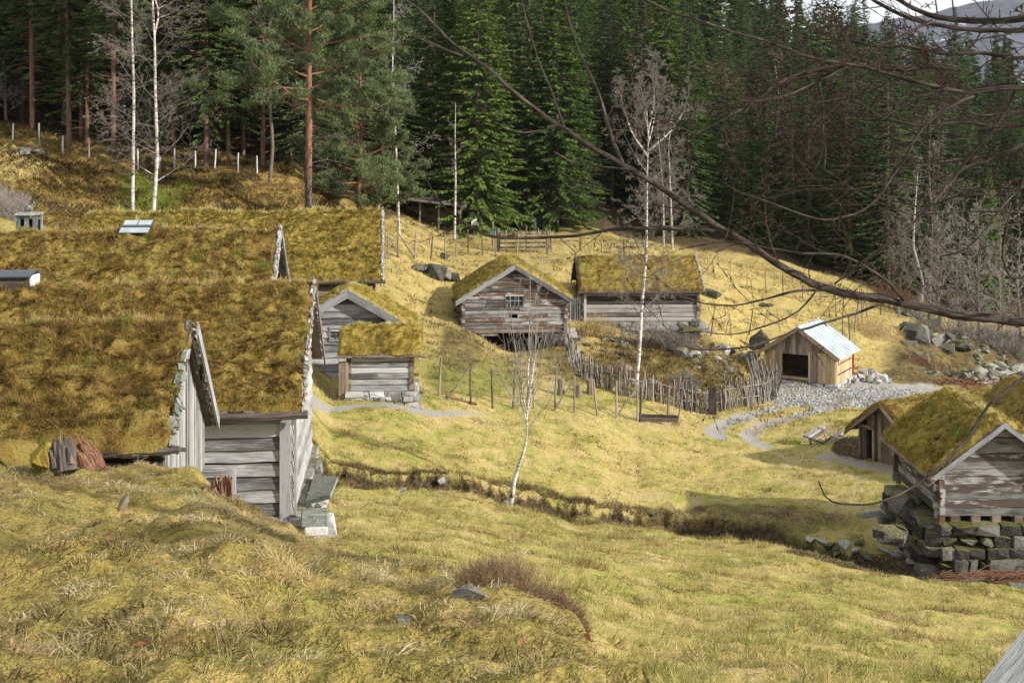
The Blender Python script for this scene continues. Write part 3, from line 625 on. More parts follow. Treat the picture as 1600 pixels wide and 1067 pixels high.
# ------------------------------------------------------------------ buildings
PROFS = {'lap': [(0, 0), (0, .062), (1, .015), (1, 0)],
         'log': [(.0, -.03), (.02, .035), (.18, .07), (.82, .07), (.98, .035), (1, -.03)],
         'plank': [(0, -.02), (.02, .035), (.98, .03), (1, -.02)]}
def board(mb, O, U, N, a0, b0, a1, b1, z0, z1, prof, wob=.008, tone=None):
    if b0-a0 < .02 and b1-a1 < .02: return
    L = max(b0-a0, b1-a1); sub = max(1, int(L/.45)); m = len(prof)
    t = np.linspace(0, 1, sub+1); wb = RNG.normal(size=sub+1)*wob; wt = RNG.normal(size=sub+1)*wob*.5
    sag = RNG.normal()*wob
    v = np.zeros((m, sub+1, 3)); lc = np.zeros((m, sub+1, 3)); r = RNG.random(2)*60
    for i, (fz, fo) in enumerate(prof):
        aa = a0+(a1-a0)*min(max(fz, 0), 1); bb = b0+(b1-b0)*min(max(fz, 0), 1)
        al = aa+(bb-aa)*t; z = z0+(z1-z0)*fz+(wb*(1-fz)+wt*fz)+sag*t
        v[i] = O+np.outer(al, U)+N*fo; v[i, :, 2] += z
        lc[i, :, 0] = al+r[0]; lc[i, :, 1] = z+r[1]; lc[i, :, 2] = fo
    idx = np.arange(m*(sub+1)).reshape(m, sub+1); q = []
    for i in range(m):
        j = (i+1) % m
        q.append(np.stack([idx[i, :-1], idx[i, 1:], idx[j, 1:], idx[j, :-1]], 1))
    tr = [[idx[0, 0], idx[k, 0], idx[k+1, 0]] for k in range(1, m-1)]+[[idx[0, -1], idx[k+1, -1], idx[k, -1]] for k in range(1, m-1)]
    mb.add(v.reshape(-1, 3), np.concatenate(q), tr, tone=RNG.random() if tone is None else tone, lc=lc.reshape(-1, 3))
def clad(mb, O, U, N, z0, ztop, ext, h, style='lap', holes=(), wob=.008, joints=.25):
    """horizontal boards from z0 to ztop; ext(z) -> (a, b) or None"""
    n = max(1, int(round((ztop-z0)/h))); h = (ztop-z0)/n; O = np.array([O[0], O[1], 0.]); U = np.asarray(U, float); N = np.asarray(N, float)
    for k in range(n):
        za, zb = z0+k*h, z0+(k+1)*h; e0 = ext(za); e1 = ext(min(zb, ztop-.005))
        if e0 is None: continue
        if e1 is None: e1 = ((e0[0]+e0[1])/2,)*2
        segs = [(e0[0], e0[1], e1[0], e1[1])]
        for (ha, hb, hz0, hz1) in holes:
            if (za+zb)/2 > hz0 and (za+zb)/2 < hz1:
                ns = []
                for (p, q, r, s) in segs:
                    if hb <= p or ha >= q: ns.append((p, q, r, s)); continue
                    if ha > p: ns.append((p, ha, r, ha))
                    if hb < q: ns.append((hb, q, hb, s))
                segs = ns
        for (p, q, r, s) in segs:
            if q-p > 1.6 and RNG.random() < joints:
                c = p+(q-p)*RNG.uniform(.3, .7); board(mb, O, U, N, p, c-.002, r, c-.002, za, zb, PROFS[style], wob); board(mb, O, U, N, c+.002, q, c+.002, s, za, zb, PROFS[style], wob)
            else: board(mb, O, U, N, p, q, r, s, za, zb, PROFS[style], wob)
def clad_v(mb, O, U, N, a0, a1, w, zb, zt, holes=(), gap=.012, off=.03):
    """vertical boards, zb(a), zt(a) give the ends"""
    n = int(round((a1-a0)/w)); w = (a1-a0)/n; O = np.array([O[0], O[1], 0.]); U = np.asarray(U, float); N = np.asarray(N, float)
    for k in range(n):
        p, q = a0+k*w+gap/2, a0+(k+1)*w-gap/2; m = (p+q)/2; t = RNG.random(); o = off+RNG.random()*.02
        cuts = [(zb(m), None)]
        zl = zb(m)-RNG.random()*.05; segs = [(zl, None)]
        sp = [(zl, None, None)]
        hs = [hh for hh in holes if m > hh[0] and m < hh[1]]
        lo = zl
        parts = []
        for hh in hs: parts.append((lo, hh[2], False)); lo = hh[3]
        parts.append((lo, None, True))
        for (u0, u1, top) in parts:
            zp, zq = (zt(p), zt(q)) if top else (u1, u1)
            if min(zp, zq)-u0 < .03: continue
            v = [O+U*p+N*(o-.03)+[0, 0, u0], O+U*q+N*(o-.03)+[0, 0, u0], O+U*q+N*(o-.03)+[0, 0, zq], O+U*p+N*(o-.03)+[0, 0, zp]]
            v += [x+N*.03 for x in v]
            r = RNG.random(2)*40
            lc = [[x[2]+r[0], [p, q, q, p][i % 4]+r[1], 0] for i, x in enumerate(v)]
            mb.add(v, [[0, 3, 2, 1], [4, 5, 6, 7], [0, 1, 5, 4], [1, 2, 6, 5], [2, 3, 7, 6], [3, 0, 4, 7]], tone=t, lc=lc)
class Bld:
    """gabled building: ridge from R0 to R1 (world), near side on the right hand turned side = towards the camera"""
    def __init__(s, name, label, R0, R1, near, far, cat='building', group=None, side=None):
        R0 = np.array(R0, float); R1 = np.array(R1, float); s.zr = (R0[2]+R1[2])/2; s.R0 = R0.copy(); s.R0[2] = s.zr
        d = R1-R0; d[2] = 0; s.L = np.linalg.norm(d); s.U = d/s.L
        s.N = np.array([s.U[1], -s.U[0], 0.])               # near side: right-hand of U
        s.near, s.far = near, far                           # (horizontal span, drop)
        s.root = thing(name, label, cat, tuple(s.pt(s.L/2, 0, -3)), group)
    def pt(s, u, n, dz=0.): return s.R0+s.U*u+s.N*n+np.array([0, 0, dz])
    def zslope(s, n):
        return -s.near[1]*n/s.near[0] if n >= 0 else s.far[1]*n/s.far[0]
    def foot(s, m=.1, ov=.4):
        q = [s.pt(ov-m, s.near[0]-ov+m), s.pt(s.L-ov+m, s.near[0]-ov+m), s.pt(s.L-ov+m, -s.far[0]+ov-m), s.pt(ov-m, -s.far[0]+ov-m)]
        FOOT.append([tuple(p[:2]) for p in q])
    def deck(s, mat='wood_d', th=.06, name='roof_deck'):
        mb = MB(); w = .28; n = int(s.L/w)+1; w = s.L/n
        c = [(s.near[0], -s.near[1]), (0, 0), (-s.far[0], -s.far[1])]
        for k in range(n):
            j = RNG.random(2)*.05; t = RNG.random()
            for (a, b, jj) in ((c[0], c[1], j[0]), (c[2], c[1], -j[1])):
                o = s.pt(k*w+.004, a[0]+jj, a[1]-abs(jj)*.6); e = s.pt(k*w+.004, b[0], b[1])
                box(mb, o, s.U*(w-.008), e-o, np.array([0, 0, -th]), t)
        s.roof = mb.build(name, M[mat], s.root); return s.roof
    def turf(s, th=.2, res=.07, lump=.07, mat='turf', bl='t_blade', nb=900, bladeL=.07, bladew=.008, seed=0, drop=.05, toff=0., cell=.24, umax=None, both=True, u0=0.):
        L = s.L; un = max(8, int((L-u0)/res)); vn_ = max(8, int((s.near[0]+s.far[0])/res))
        u = np.linspace(u0, L, un+1); v = np.linspace(-s.far[0]-.03, s.near[0]+.03, vn_+1)
        Ug, Vg = np.meshgrid(u, v, indexing='ij')
        def height(Ug, Vg):
            ed = np.minimum.reduce([Ug, L-Ug, Vg+s.far[0]+.03, s.near[0]+.03-Vg]); ed = np.maximum(ed, 0)
            e = np.sqrt(np.clip(1-(1-np.clip(ed/.16, 0, 1))**2, 0, 1))
            slope = np.where(Vg > 0, -s.near[1]/s.near[0]*np.abs(Vg), -s.far[1]/s.far[0]*np.abs(Vg))
            rd = .14*np.exp(-(Vg/.3)**2)
            lm = lump*(fbm(Ug*1.2+seed*9, Vg*1.7, seed, 3)*.8+.8*(.35-np.abs(fbm(Ug*2.6+seed, Vg*3.4, seed+3, 2)))*1.3+.8*fbm(Ug*6, Vg*8, seed+4, 2))
            lm2 = .035*fbm(Ug*14, Vg*14, seed+5, 2)
            sagz = -.05*np.sin(np.clip(Ug/L, 0, 1)*math.pi)*0+.05*fbm(Ug*.35, Vg*0+seed, seed+8, 2)
            return slope-rd+e*(th+lm+lm2)+(1-e)*.004+sagz*e
        du = (fbm(Ug*2.3, Vg*2.3, seed+11, 3))*.10; edge = 1-sst(np.minimum(Ug-u0 if u0 == 0 else Ug*0+9, L-Ug), 0, .3); edv = 1-sst(np.minimum(Vg+s.far[0], s.near[0]-Vg), 0, .3)
        Hh = height(Ug, Vg); Uw = Ug+du*edge; Vw = Vg+(fbm(Ug*2.3, Vg*2.3, seed+12, 3))*.10*edv+edv*0
        sl = np.where(Vg > 0, -s.near[1]/s.near[0], s.far[1]/s.far[0]); Hw = Hh+sl*(Vw-Vg)
        Pw = s.R0+Uw[..., None]*s.U+Vw[..., None]*s.N; Pw[..., 2] += Hw
        i = np.arange(Ug.size).reshape(Ug.shape)
        q = np.stack([i[:-1, :-1], i[1:, :-1], i[1:, 1:], i[:-1, 1:]], -1).reshape(-1, 4)
        q = q[:, ::-1] if np.dot(np.cross(s.U, s.N), [0, 0, 1]) < 0 else q
        mb = MB(); mb.add(Pw.reshape(-1, 3), q)
        o = mb.build('turf', M[mat], s.root, smooth=True); s.turfo = o
        # short grass and moss standing out of the turf
        area = (L-u0)*(s.near[0]+s.far[0]); n = int(nb*area); uu = u0+RNG.random(n)*(L-u0); vv = -s.far[0]+RNG.random(n)*(s.near[0]+s.far[0])
        if umax: uu = umax-RNG.random(n)*(umax-u0)
        hh = height(uu, vv); p = s.R0+uu[:, None]*s.U+vv[:, None]*s.N; p[:, 2] += hh-.01
        dn = np.sign(vv)[:, None]*s.N*.55; a = fbm(uu*1.5, vv*1.5, seed+20, 2)*6
        d = np.array([0, 0, 1.])+dn+np.stack([np.cos(a), np.sin(a), a*0], 1)*.5+RNG.normal(size=(n, 3))*.35
        b = dn*1.2+RNG.normal(size=(n, 3))*.4-np.array([0, 0, .5])
        c2 = fbm(uu*6, vv*7, seed+33, 2); rg = np.exp(-(vv/.14)**2); tn = np.clip(.45+toff+.4*fbm(uu*1.3, vv*1.3, seed+30, 3)+.5*c2+RNG.normal(size=n)*.14+.55*rg, -.4, 1.3)
        ox, oy, h1, h2 = cells(uu, vv*1.25, cell, seed+60); rr_ = np.hypot(ox, oy); cl = (.35+1.3*h2)*np.clip(1.3-.85*rr_, .2, 1.3)*(1+.4*c2)*(1+.5*rg)
        tn = np.clip(.5+toff+.22*fbm(uu*1.3, vv*1.3, seed+30, 3)+(h1-.5)*.6+RNG.normal(size=n)*.12+.55*rg-.22*(rr_-.5), -.4, 1.3)  # blades pale towards the ridge: its sunlit line is put into the tone
        d = d+(s.U*ox[:, None]+s.N*oy[:, None])*.8
        # fringe hanging over the eave and the verge
        m = int(420*(L-u0)*max(.4, min(1, nb/3000))); eu = u0+RNG.random(m)*(L-u0); sv = np.where(RNG.random(m) < .75, 1, -1)
        ev = np.where(sv > 0, s.near[0], -s.far[0])+sv*RNG.uniform(-.05, .04, m); eh = height(np.clip(eu, 0, L), ev)*0+np.where(sv > 0, -s.near[1], -s.far[1])+RNG.uniform(0, th+.02, m)
        pe = s.R0+eu[:, None]*s.U+ev[:, None]*s.N; pe[:, 2] += eh
        m2 = int(m*.5); e2 = np.where(RNG.random(m2) < .8, L, 0.); v2 = -s.far[0]+RNG.random(m2)*(s.near[0]+s.far[0]); z2 = np.where(v2 > 0, -s.near[1]/s.near[0]*v2, s.far[1]/s.far[0]*v2)+RNG.uniform(0, th, m2)
        if u0 > 0: e2[:] = L
        p2 = s.R0+e2[:, None]*s.U+v2[:, None]*s.N; p2[:, 2] += z2
        p = np.concatenate([p, pe, p2]); d = np.concatenate([d, s.N*sv[:, None]*.8+RNG.normal(size=(m, 3))*.5-[0, 0, .3], s.U*np.where(e2 > 0, 1, -1)[:, None]*.6+RNG.normal(size=(m2, 3))*.5])
        b = np.concatenate([b, RNG.normal(size=(m+m2, 3))*.4-np.array([0, 0, 1.2])]); k2 = m+m2; cl = np.concatenate([cl, RNG.uniform(.4, 1.1, k2)]); tn = np.concatenate([tn, np.clip(.42+toff+RNG.normal(size=k2)*.2, -.3, 1.2)]); n += k2
        mb = MB()
        blades(mb, p, d, bladeL*(.4+.9*RNG.random(n))*cl, bladew, tn, b)
        mb.build('turf_grass', M[bl], o)
        return o
    def bargeboards(s, end, w=.18, th=.035, mat='wood', out=.0, which=('near', 'far'), dz=-.03, name='bargeboard', ext=.05):
        u = s.L+out if end else -out; 
        sg = 1 if end else -1
        for wh in which:
            sp = s.near if wh == 'near' else s.far; sn = 1 if wh == 'near' else -1
            a = s.pt(u, 0, dz); b = s.pt(u, sn*(sp[0]+ext), -sp[1]*(sp[0]+ext)/sp[0]+dz)
            mb = MB(); d = b-a; dn = nrm(d); dwn = np.array([0, 0, -w/ max(.3, math.sqrt(1-dn[2]**2))])
            v = [a, b, b+dwn, a+dwn]; v += [x+s.U*sg*th for x in v]; L = np.linalg.norm(d); r = RNG.random()*30
            lc = [[r, 0, 0], [r+L, 0, 0], [r+L, w, 0], [r, w, 0]]*2
            f = [[0, 1, 2, 3], [4, 7, 6, 5], [0, 4, 5, 1], [1, 5, 6, 2], [2, 6, 7, 3], [3, 7, 4, 0]]
            mb.add(v, f, tone=RNG.random(), lc=lc); mb.build(name, M[mat], s.root)
    def flakes(s, end, n=90, size=.09, mat='flake', hgt=.2, which=('near', 'far'), name='bark_edge'):
        mb = MB(); u = s.L if end else 0; sg = 1 if end else -1
        for wh in which:
            sp = s.near if wh == 'near' else s.far; sn = 1 if wh == 'near' else -1
            for k in range(n):
                t = RNG.random(); h = RNG.uniform(-.03, hgt); c = s.pt(u+sg*RNG.uniform(-.03, .05), sn*sp[0]*t, -sp[1]*t+h)
                a = nrm(s.N*sn*sp[0]+[0, 0, -sp[1]]+RNG.normal(size=3)*.35)*size*RNG.uniform(.5, 1.6); b = nrm(s.U*sg+RNG.normal(size=3)*.5)*size*.6*RNG.uniform(.5, 1.3); c2 = nrm(np.cross(a, b))*size*RNG.uniform(.12, .3)
                box(mb, c-a/2-b/2, a, b, c2)
        return mb.build(name, M[mat], s.root)
    def eave_log(s, which='near', r=.07, mat='wood_b', scraps=60, z=.02, name='eave_log'):
        sp = s.near if which == 'near' else s.far; sn = 1 if which == 'near' else -1
        mb = MB(); a = s.pt(-.1, sn*(sp[0]+.0), -sp[1]+z-.1); b = s.pt(s.L+.12, sn*(sp[0]+.0), -sp[1]+z-.1)
        n = 14; pts = np.array([a+(b-a)*t for t in np.linspace(0, 1, n)])+RNG.normal(size=(n, 3))*.012; tube(mb, pts, r, 8)
        for k in range(scraps):
            t = RNG.random(); c = a+(b-a)*t+np.array([0, 0, .03]); u = s.U*RNG.uniform(.1, .3)+RNG.normal(size=3)*.02; v = s.N*sn*RNG.uniform(.06, .14)+[0, 0, -RNG.uniform(.02, .09)]
            box(mb, c-u/2-s.N*sn*.06, u, v, np.array([0, 0, .015]))
        mb.build(name, M[mat], s.root)
    # walls: side = 'near','far','left','right'; ov = overhang, zb = wall foot (absolute z)
    def wall_frame(s, side, ov=.35, ove=.35):
        if side == 'near': return s.pt(ove, s.near[0]-ov), s.U, s.N, s.L-2*ove
        if side == 'far': return s.pt(s.L-ove, -s.far[0]+ov), -s.U, -s.N, s.L-2*ove
        if side == 'left': return s.pt(ove, -s.far[0]+ov), s.N, -s.U, s.near[0]+s.far[0]-2*ov
        if side == 'right': return s.pt(s.L-ove, s.near[0]-ov), -s.N, s.U, s.near[0]+s.far[0]-2*ov
    def wall(s, side, zb, h=.22, style='lap', mat='wood', ov=.35, ove=.35, holes=(), wob=.008, vert=False, name='wall', zbf=None, joints=.25, w=.18, under=.07):
        O, U, N, W = s.wall_frame(side, ov, ove); mb = MB()
        ztn = s.zr+s.zslope(s.near[0]-ov)-under; ztf = s.zr+s.zslope(-(s.far[0]-ov))-under; zp = s.zr-under
        an = s.near[0]-ov; af = s.far[0]-ov
        if side in ('near', 'far'):
            zt = ztn if side == 'near' else ztf
            if vert: clad_v(mb, O, U, N, 0, W, w, zbf or (lambda a: zb), lambda a: zt, holes)
            else: clad(mb, O, U, N, zb, zt, lambda z: (0, W), h, style, holes, wob, joints)
            s.back(mb, O, U, N, [(0, zb), (W, zb), (W, zt), (0, zt)], holes)
        else:
            ca = af if side == 'left' else an            # along-wall position of the apex
            zl, zr_ = (ztf, ztn) if side == 'left' else (ztn, ztf)
            def top(a): return zl+(zp-zl)*a/ca if a < ca else zp+(zr_-zp)*(a-ca)/(W-ca)
            def ext(z):
                if z >= zp-.01: return None
                a = 0 if z <= zl else ca*(z-zl)/(zp-zl); b = W if z <= zr_ else W-(W-ca)*(z-zr_)/(zp-zr_)
                return (a, b)
            if vert: clad_v(mb, O, U, N, 0, W, w, zbf or (lambda a: zb), top, holes)
            else: clad(mb, O, U, N, zb, zp, ext, h, style, holes, wob, joints)
            s.back(mb, O, U, N, [(0, zb), (W, zb), (W, zr_), (ca, zp), (0, zl)], holes)
        return mb.build(name, M[mat], s.root)
    def back(s, mb, O, U, N, poly, holes):
        """sheathing behind the boards; rows left open where there are holes"""
        O = np.array([O[0], O[1], 0.]); ys = sorted(set([p[1] for p in poly]+[h[2] for h in holes]+[h[3] for h in holes])); 
        def ext(z):
            xs = []
            m = len(poly)
            for i in range(m):
                (a, za), (b, zb) = poly[i], poly[(i+1) % m]
                if (za-z)*(zb-z) <= 0 and za != zb: xs.append(a+(b-a)*(z-za)/(zb-za))
            return (min(xs), max(xs)) if xs else None
        for za, zb in zip(ys[:-1], ys[1:]):
            if zb-za < .01: continue
            e0, e1 = ext(za+1e-4), ext(zb-1e-4)
            if not e0 or not e1: continue
            segs = [(e0[0], e0[1], e1[0], e1[1])]
            for (ha, hb, h0, h1) in holes:
                if h0 < (za+zb)/2 < h1:
                    ns = []
                    for (p, q, r, t) in segs:
                        if hb <= p or ha >= q: ns.append((p, q, r, t)); continue
                        if ha > p: ns.append((p, ha, r, ha))
                        if hb < q: ns.append((hb, q, hb, t))
                    segs = ns
            for (p, q, r, t) in segs:
                v = [O+U*p-N*.035+[0, 0, za], O+U*q-N*.035+[0, 0, za], O+U*t-N*.035+[0, 0, zb], O+U*r-N*.035+[0, 0, zb]]; v += [x-N*.04 for x in v]
                mb.add(v, [[0, 1, 2, 3], [4, 7, 6, 5], [0, 4, 5, 1], [1, 5, 6, 2], [2, 6, 7, 3], [3, 7, 4, 0]], tone=.1)
    def corner_post(s, side, at, zb, zt, w=.16, th=.05, mat='wood', ov=.35, ove=.35, name='corner_board', out=.05):
        O, U, N, W = s.wall_frame(side, ov, ove); a = at if at >= 0 else W+at
        mb = MB(); o = O+U*a+N*out; o[2] = zb; box(mb, o, U*w, N*th, np.array([0, 0, zt-zb])); return mb.build(name, M[mat], s.root)
    def notches(s, zb, h, side_list, ov=.35, ove=.35, mat='wood_log', ext=.18, zt=None):
        """projecting log ends at wall corners"""
        cs = {'nl': (ove, s.near[0]-ov), 'nr': (s.L-ove, s.near[0]-ov), 'fl': (ove, -s.far[0]+ov), 'fr': (s.L-ove, -s.far[0]+ov)}
        for c in side_list:
            mb = MB(); u, n = cs[c]; top = s.zr+s.zslope(n)-.1 if zt is None else zt; k = 0; z = zb
            su = -1 if c[1] == 'l' else 1; sn = 1 if c[0] == 'n' else -1
            while z+h*.5 < top:
                hh = h*RNG.uniform(.8, .95); e = ext*RNG.uniform(.7, 1.25)
                b = s.pt(u, n); b[2] = z
                box(mb, b-s.N*.085-s.U*su*.05, s.U*su*(e+.05), s.N*.17, np.array([0, 0, hh]))       # log of the long wall
                b[2] = z+h*.5
                box(mb, b-s.U*.085-s.N*sn*.05, s.N*sn*(e+.05), s.U*.17, np.array([0, 0, hh*.98]))
                z += h
            mb.build('log_ends', M[mat], s.root)
    def window(s, side, a, z, w, h, nx=2, ny=2, ov=.35, ove=.35, mat='wood', fw=.07):
        O, U, N, W = s.wall_frame(side, ov, ove); O = np.array([O[0], O[1], 0.]); mb = MB(); o = O+U*a+np.array([0, 0, z])
        zz = np.array([0, 0, 1.])
        for (du, dz, wu, hz) in [(-fw, -fw, w+2*fw, fw), (-fw, h, w+2*fw, fw), (-fw, 0, fw, h), (w, 0, fw, h)]:
            box(mb, o+U*du+zz*dz+N*.02, U*wu, N*.07, zz*hz)
        for i in range(1, nx): box(mb, o+U*(w*i/nx-.015)+N*.015, U*.03, N*.03, zz*h)
        for i in range(1, ny): box(mb, o+zz*(h*i/ny-.015)+N*.012, U*w, N*.03, zz*.03)
        fr = mb.build('window', M[mat], s.root); mb = MB(); box(mb, o-N*.0, U*w, N*.008, zz*h); mb.build('pane', M['glass'], fr)
def stone_wall(name, mat, parent, A, B, zt, zb, size=(.5, .3), depth=.4, N=None, batter=0., n=16, rj=0):
    """rough dry-stone wall from A to B (xy), zt/zb functions or numbers; stones in courses"""
    mb = MB(); A = np.array(A[:2], float); B = np.array(B[:2], float); L = np.linalg.norm(B-A); U = (B-A)/L; Nn = np.array([U[1], -U[0]]) if N is None else np.array(N[:2])
    ft = zt if callable(zt) else (lambda t: zt); fb = zb if callable(zb) else (lambda t: zb)
    top = max(ft(0), ft(1)); bot = min(fb(0), fb(1)); z = top
    while z > bot:
        h = size[1]*RNG.uniform(.7, 1.3); a = -size[0]*.3*RNG.random()
        if rj and z == top: box(mb, np.array([A[0]-Nn[0]*depth*.9, A[1]-Nn[1]*depth*.9, bot]), np.array([*(B-A), 0]), np.array([Nn[0]*depth*1.0, Nn[1]*depth*1.0, 0]), np.array([0, 0, top-bot-.12]), .1)
        while a < L:
            w = size[0]*RNG.uniform(.5, 1.7); t = min(max((a+w/2)/L, 0), 1)
            if z <= ft(t)+.02 and z > fb(t)-h:
                c = A+U*(a+w/2)+Nn*((top-z)*batter+RNG.normal()*.03)
                hull_rock(mb, (c[0], c[1], z-h/2), (w*1.08, depth, h*1.1), rot=math.atan2(U[1], U[0])+RNG.normal()*rj, block=RNG.random() < (1 if rj == 0 else .6), n=12)
            a += w
        z -= h
    return mb.build(name, mat if not isinstance(mat, str) else M[mat], parent)
def uv(a, b): v = np.array([a, b, 0.]); return v/np.linalg.norm(v)
def houses():
    # A: nearest turf roofed house, lower left
    U = uv(1, .13); R1 = np.array([-4.66, 18.5, -2.90]); R0 = R1-U*8.6
    b = Bld('turf_house', 'nearest house with shaggy orange turf roof and upright grey gable planks', R0, R1, (2.05, 1.22), (3.05, 2.05)); b.foot(ov=.15)
    b.deck(); b.turf(th=.24, res=.045, lump=.11, nb=11000, bladeL=.12, bladew=.006, seed=1, u0=3.2, toff=-.08, mat='turf_r', bl='t_blade_r', cell=.15)
    b.flakes(1, 120, .11, which=('far',)); b.flakes(1, 26, .14, 'stone_s', which=('near',), name='verge_slates'); b.bargeboards(1, .17, .03, which=('far',), out=.10, dz=.1)
    b.eave_log('near', .05, 'wood_d', 110, z=.06)
    b.wall('right', -5.6, vert=True, mat='wood_w', ov=.22, ove=.14, w=.15, zbf=lambda a: -5.6)
    b.wall('near', -5.3, h=.24, style='log', mat='wood_d', ov=.22, ove=.14); b.wall('far', -7.0, ov=.22, ove=.14)
    # B: second house with lapped boards
    U = uv(1, .088); R1 = np.array([-4.19, 27, -3.36]); R0 = R1-U*11
    b = Bld('turf_house', 'second house with broad turf roof above grey lapped boards and a pale gable end', R0, R1, (3.05, 1.93), (3.05, 2.0)); b.foot()
    b.deck(); b.turf(th=.22, res=.055, lump=.12, nb=7000, bladeL=.12, bladew=.008, seed=2, u0=2.4, toff=.02, cell=.17)
    b.flakes(1, 150, .10); b.bargeboards(1, .14, .03, mat='wood_d', which=('far',), out=.05)
    b.eave_log('near', .08, 'wood_d', 90)
    b.wall('near', -7.32, h=.25, ov=.4, ove=.25, wob=.014, joints=.1); b.wall('right', -7.35, h=.24, ov=.4, ove=.25, mat='wood_w', holes=[(2.2, 2.5, -5.6, -4.9)], wob=.014); b.wall('far', -7.6, ov=.4, ove=.25)
    b.corner_post('near', -.2, -7.42, -5.35, .2, .05, ov=.4, ove=.25, out=.055, mat='trim')
    b.corner_post('right', .0, -7.42, -5.35, .1, .05, ov=.4, ove=.25, out=.055, mat='wood_w')
    f = MB(); A_, _, _, _ = b.wall_frame('near', .4, .25); E, U2, _, W2 = b.wall_frame('right', .4, .25)
    stone_wall('foundation', M['stone_l'], b.root, A_+b.U*3, E, -7.4, -8.4, (.55, .26), .45); stone_wall('foundation', M['stone'], b.root, E, E+U2*W2, -7.4, -8.6, (.5, .22), .45)
    # dark metal roof vent on its ridge
    p = b.pt(0, 0); px0 = 57
    c0 = P(-35, 437, 26.6); mb = MB(); Lh = .5
    a = P(-40, 0, 26.55); ax = uv(1, .088)
    L = X(56, 26.5)-X(-40, 26.5); o = np.array([X(-40, 26.5), 26.45, Z(440, 26.5)])
    for sg in (-1, 1):
        box(mb, o+np.array([0, 0, .21]), ax*L, np.array([0, sg*.34, -.10]), np.array([0, 0, .03]))
    mb.build('vent_hood', M['blackmetal'], b.root)
    mb = MB(); box(mb, o+np.array([0, -.26, -.14]), ax*(L-.05), np.array([0, .52, 0]), np.array([0, 0, .27])); mb.build('vent_box', M['wood_b'], b.root)
    mb = MB(); e = o+ax*(L-.05); box(mb, e+np.array([0, -.24, -.08]), ax*.03, np.array([0, .48, 0]), np.array([0, 0, .22])); mb.build('vent_end', M['white'], b.root)
    # C
    U = uv(1, .1); R1 = np.array([-7.62, 42, -3.40]); R0 = R1-U*13
    b = Bld('turf_house', 'third long turf roof with small roof window and slate chimney', R0, R1, (3.4, 2.25), (3.8, 2.3)); b.foot()
    b.deck(); b.turf(th=.22, res=.08, lump=.12, nb=2600, bladeL=.15, bladew=.013, seed=3, u0=2, toff=.0, cell=.24)
    b.flakes(1, 190, .16); b.bargeboards(1, .16, .04, out=.06, which=('far',)); b.bargeboards(1, .12, .04, out=.02, which=('near',), mat='wood_w')
    b.wall('near', -8.1); b.wall('right', -8.3, mat='wood_w'); b.wall('far', -8.3); b.wall('left', -8.3)
    # chimney
    mb = MB(); c = P(46, 352, 41.7)
    cbox(mb, c+np.array([0, .05, -.02]), (.62, .5, .4), .1); ch = mb.build('chimney', M['black'], b.root)
    for sx, sy in ((-1, -1), (0, -1), (1, -1), (1, 1), (-1, 1)): mb = MB(); cbox(mb, c+np.array([sx*.27, sy*.22, .08]), (.13, .14, .52), .1); mb.build('pillar', M['stone_s'], ch)
    mb = MB(); hull_rock(mb, c+np.array([0, 0, .38]), (.86, .7, .08), 5, 0.1, block=True); mb.build('cap_slab', M['stone_s'], ch)
    mb = MB(); hull_rock(mb, c+np.array([-.0, 0, .53]), (.4, .36, .28), 6); mb.build('cap_stone', M['stone_l'], ch)
    # roof window
    mb = MB(); c = P(189, 362, 41.2); ax = U*(X(235, 41)-X(189, 41)); 
    box(mb, c+[0, .05, .10], ax, np.array([0, .36, .17]), np.array([0, -.03, .06]))
    sk = mb.build('roof_window', M['blackmetal'], b.root)
    mb = MB()
    for k in (0, 1): box(mb, c+[0, .05, .10]+ax*(.04+.48*k)+np.array([0, .06, .09]), ax*.44, np.array([0, .27, .13]), np.array([0, -.01, .02]))
    mb.build('pane', M['metal'], sk)
    mb = MB(); box(mb, c+[0, -.22, -.03], ax*.96, np.array([0, .26, .13]), np.array([0, -.01, .03])); mb.build('flashing', M['metal'], b.root)
    # D
    R1 = np.array([-6.38, 63, -4.20]); R0 = R1-U*14.2
    b = Bld('turf_house', 'rearmost turf roofed house with a white corner board below the eave', R0, R1, (4.5, 2.75), (4.3, 2.6)); b.foot()
    b.deck(); b.turf(th=.26, res=.11, lump=.15, nb=1300, bladeL=.2, bladew=.02, seed=4, mat='turf_y', bl='t_blade_y', toff=-.1)
    b.flakes(1, 260, .17, hgt=.26); b.bargeboards(1, .14, .04, mat='wood_d', out=.04); b.eave_log('near', .09, 'wood_d', 80)
    b.wall('near', -9.5, mat='wood_b', style='log'); b.wall('right', -9.5, mat='wood_b'); b.wall('far', -9.5); b.wall('left', -9.5)
    b.corner_post('near', -.42, -8.9, -7.25, .34, .05, mat='white')
    # E
    R0 = np.array([-6.885, 53.6, -6.80]); U = uv(-.02, 1); R1 = R0+U*2.9
    b = Bld('turf_shed', 'grey gabled shed with bright mossy roof edge, behind the small log hut', R0, R1, (2.75, 1.58), (2.75, 1.58)); b.foot()
    b.deck(); b.turf(th=.17, res=.07, lump=.07, nb=1300, bladeL=.10, bladew=.015, seed=5, mat='turf_y', bl='t_blade_y')
    b.bargeboards(0, .30, .05, out=.02, dz=.02, mat='trim'); b.flakes(0, 60, .10, hgt=.08)
    O, Uw, N, W = b.wall_frame('left', .35, .3); wa = lambda px: (X(px, O[1])-O[0])
    b.wall('left', -10.5, h=.29, ov=.35, ove=.3, wob=.012, holes=[(wa(517), wa(533), Z(531, O[1]), Z(513, O[1]))]); b.wall('near', -10.5, ove=.3); b.wall('far', -10.5, ove=.3); b.wall('right', -10.5, ove=.3)
    b.window('left', wa(517), Z(531, O[1]), wa(533)-wa(517), Z(513, O[1])-Z(531, O[1]), 2, 2, .35, .3)
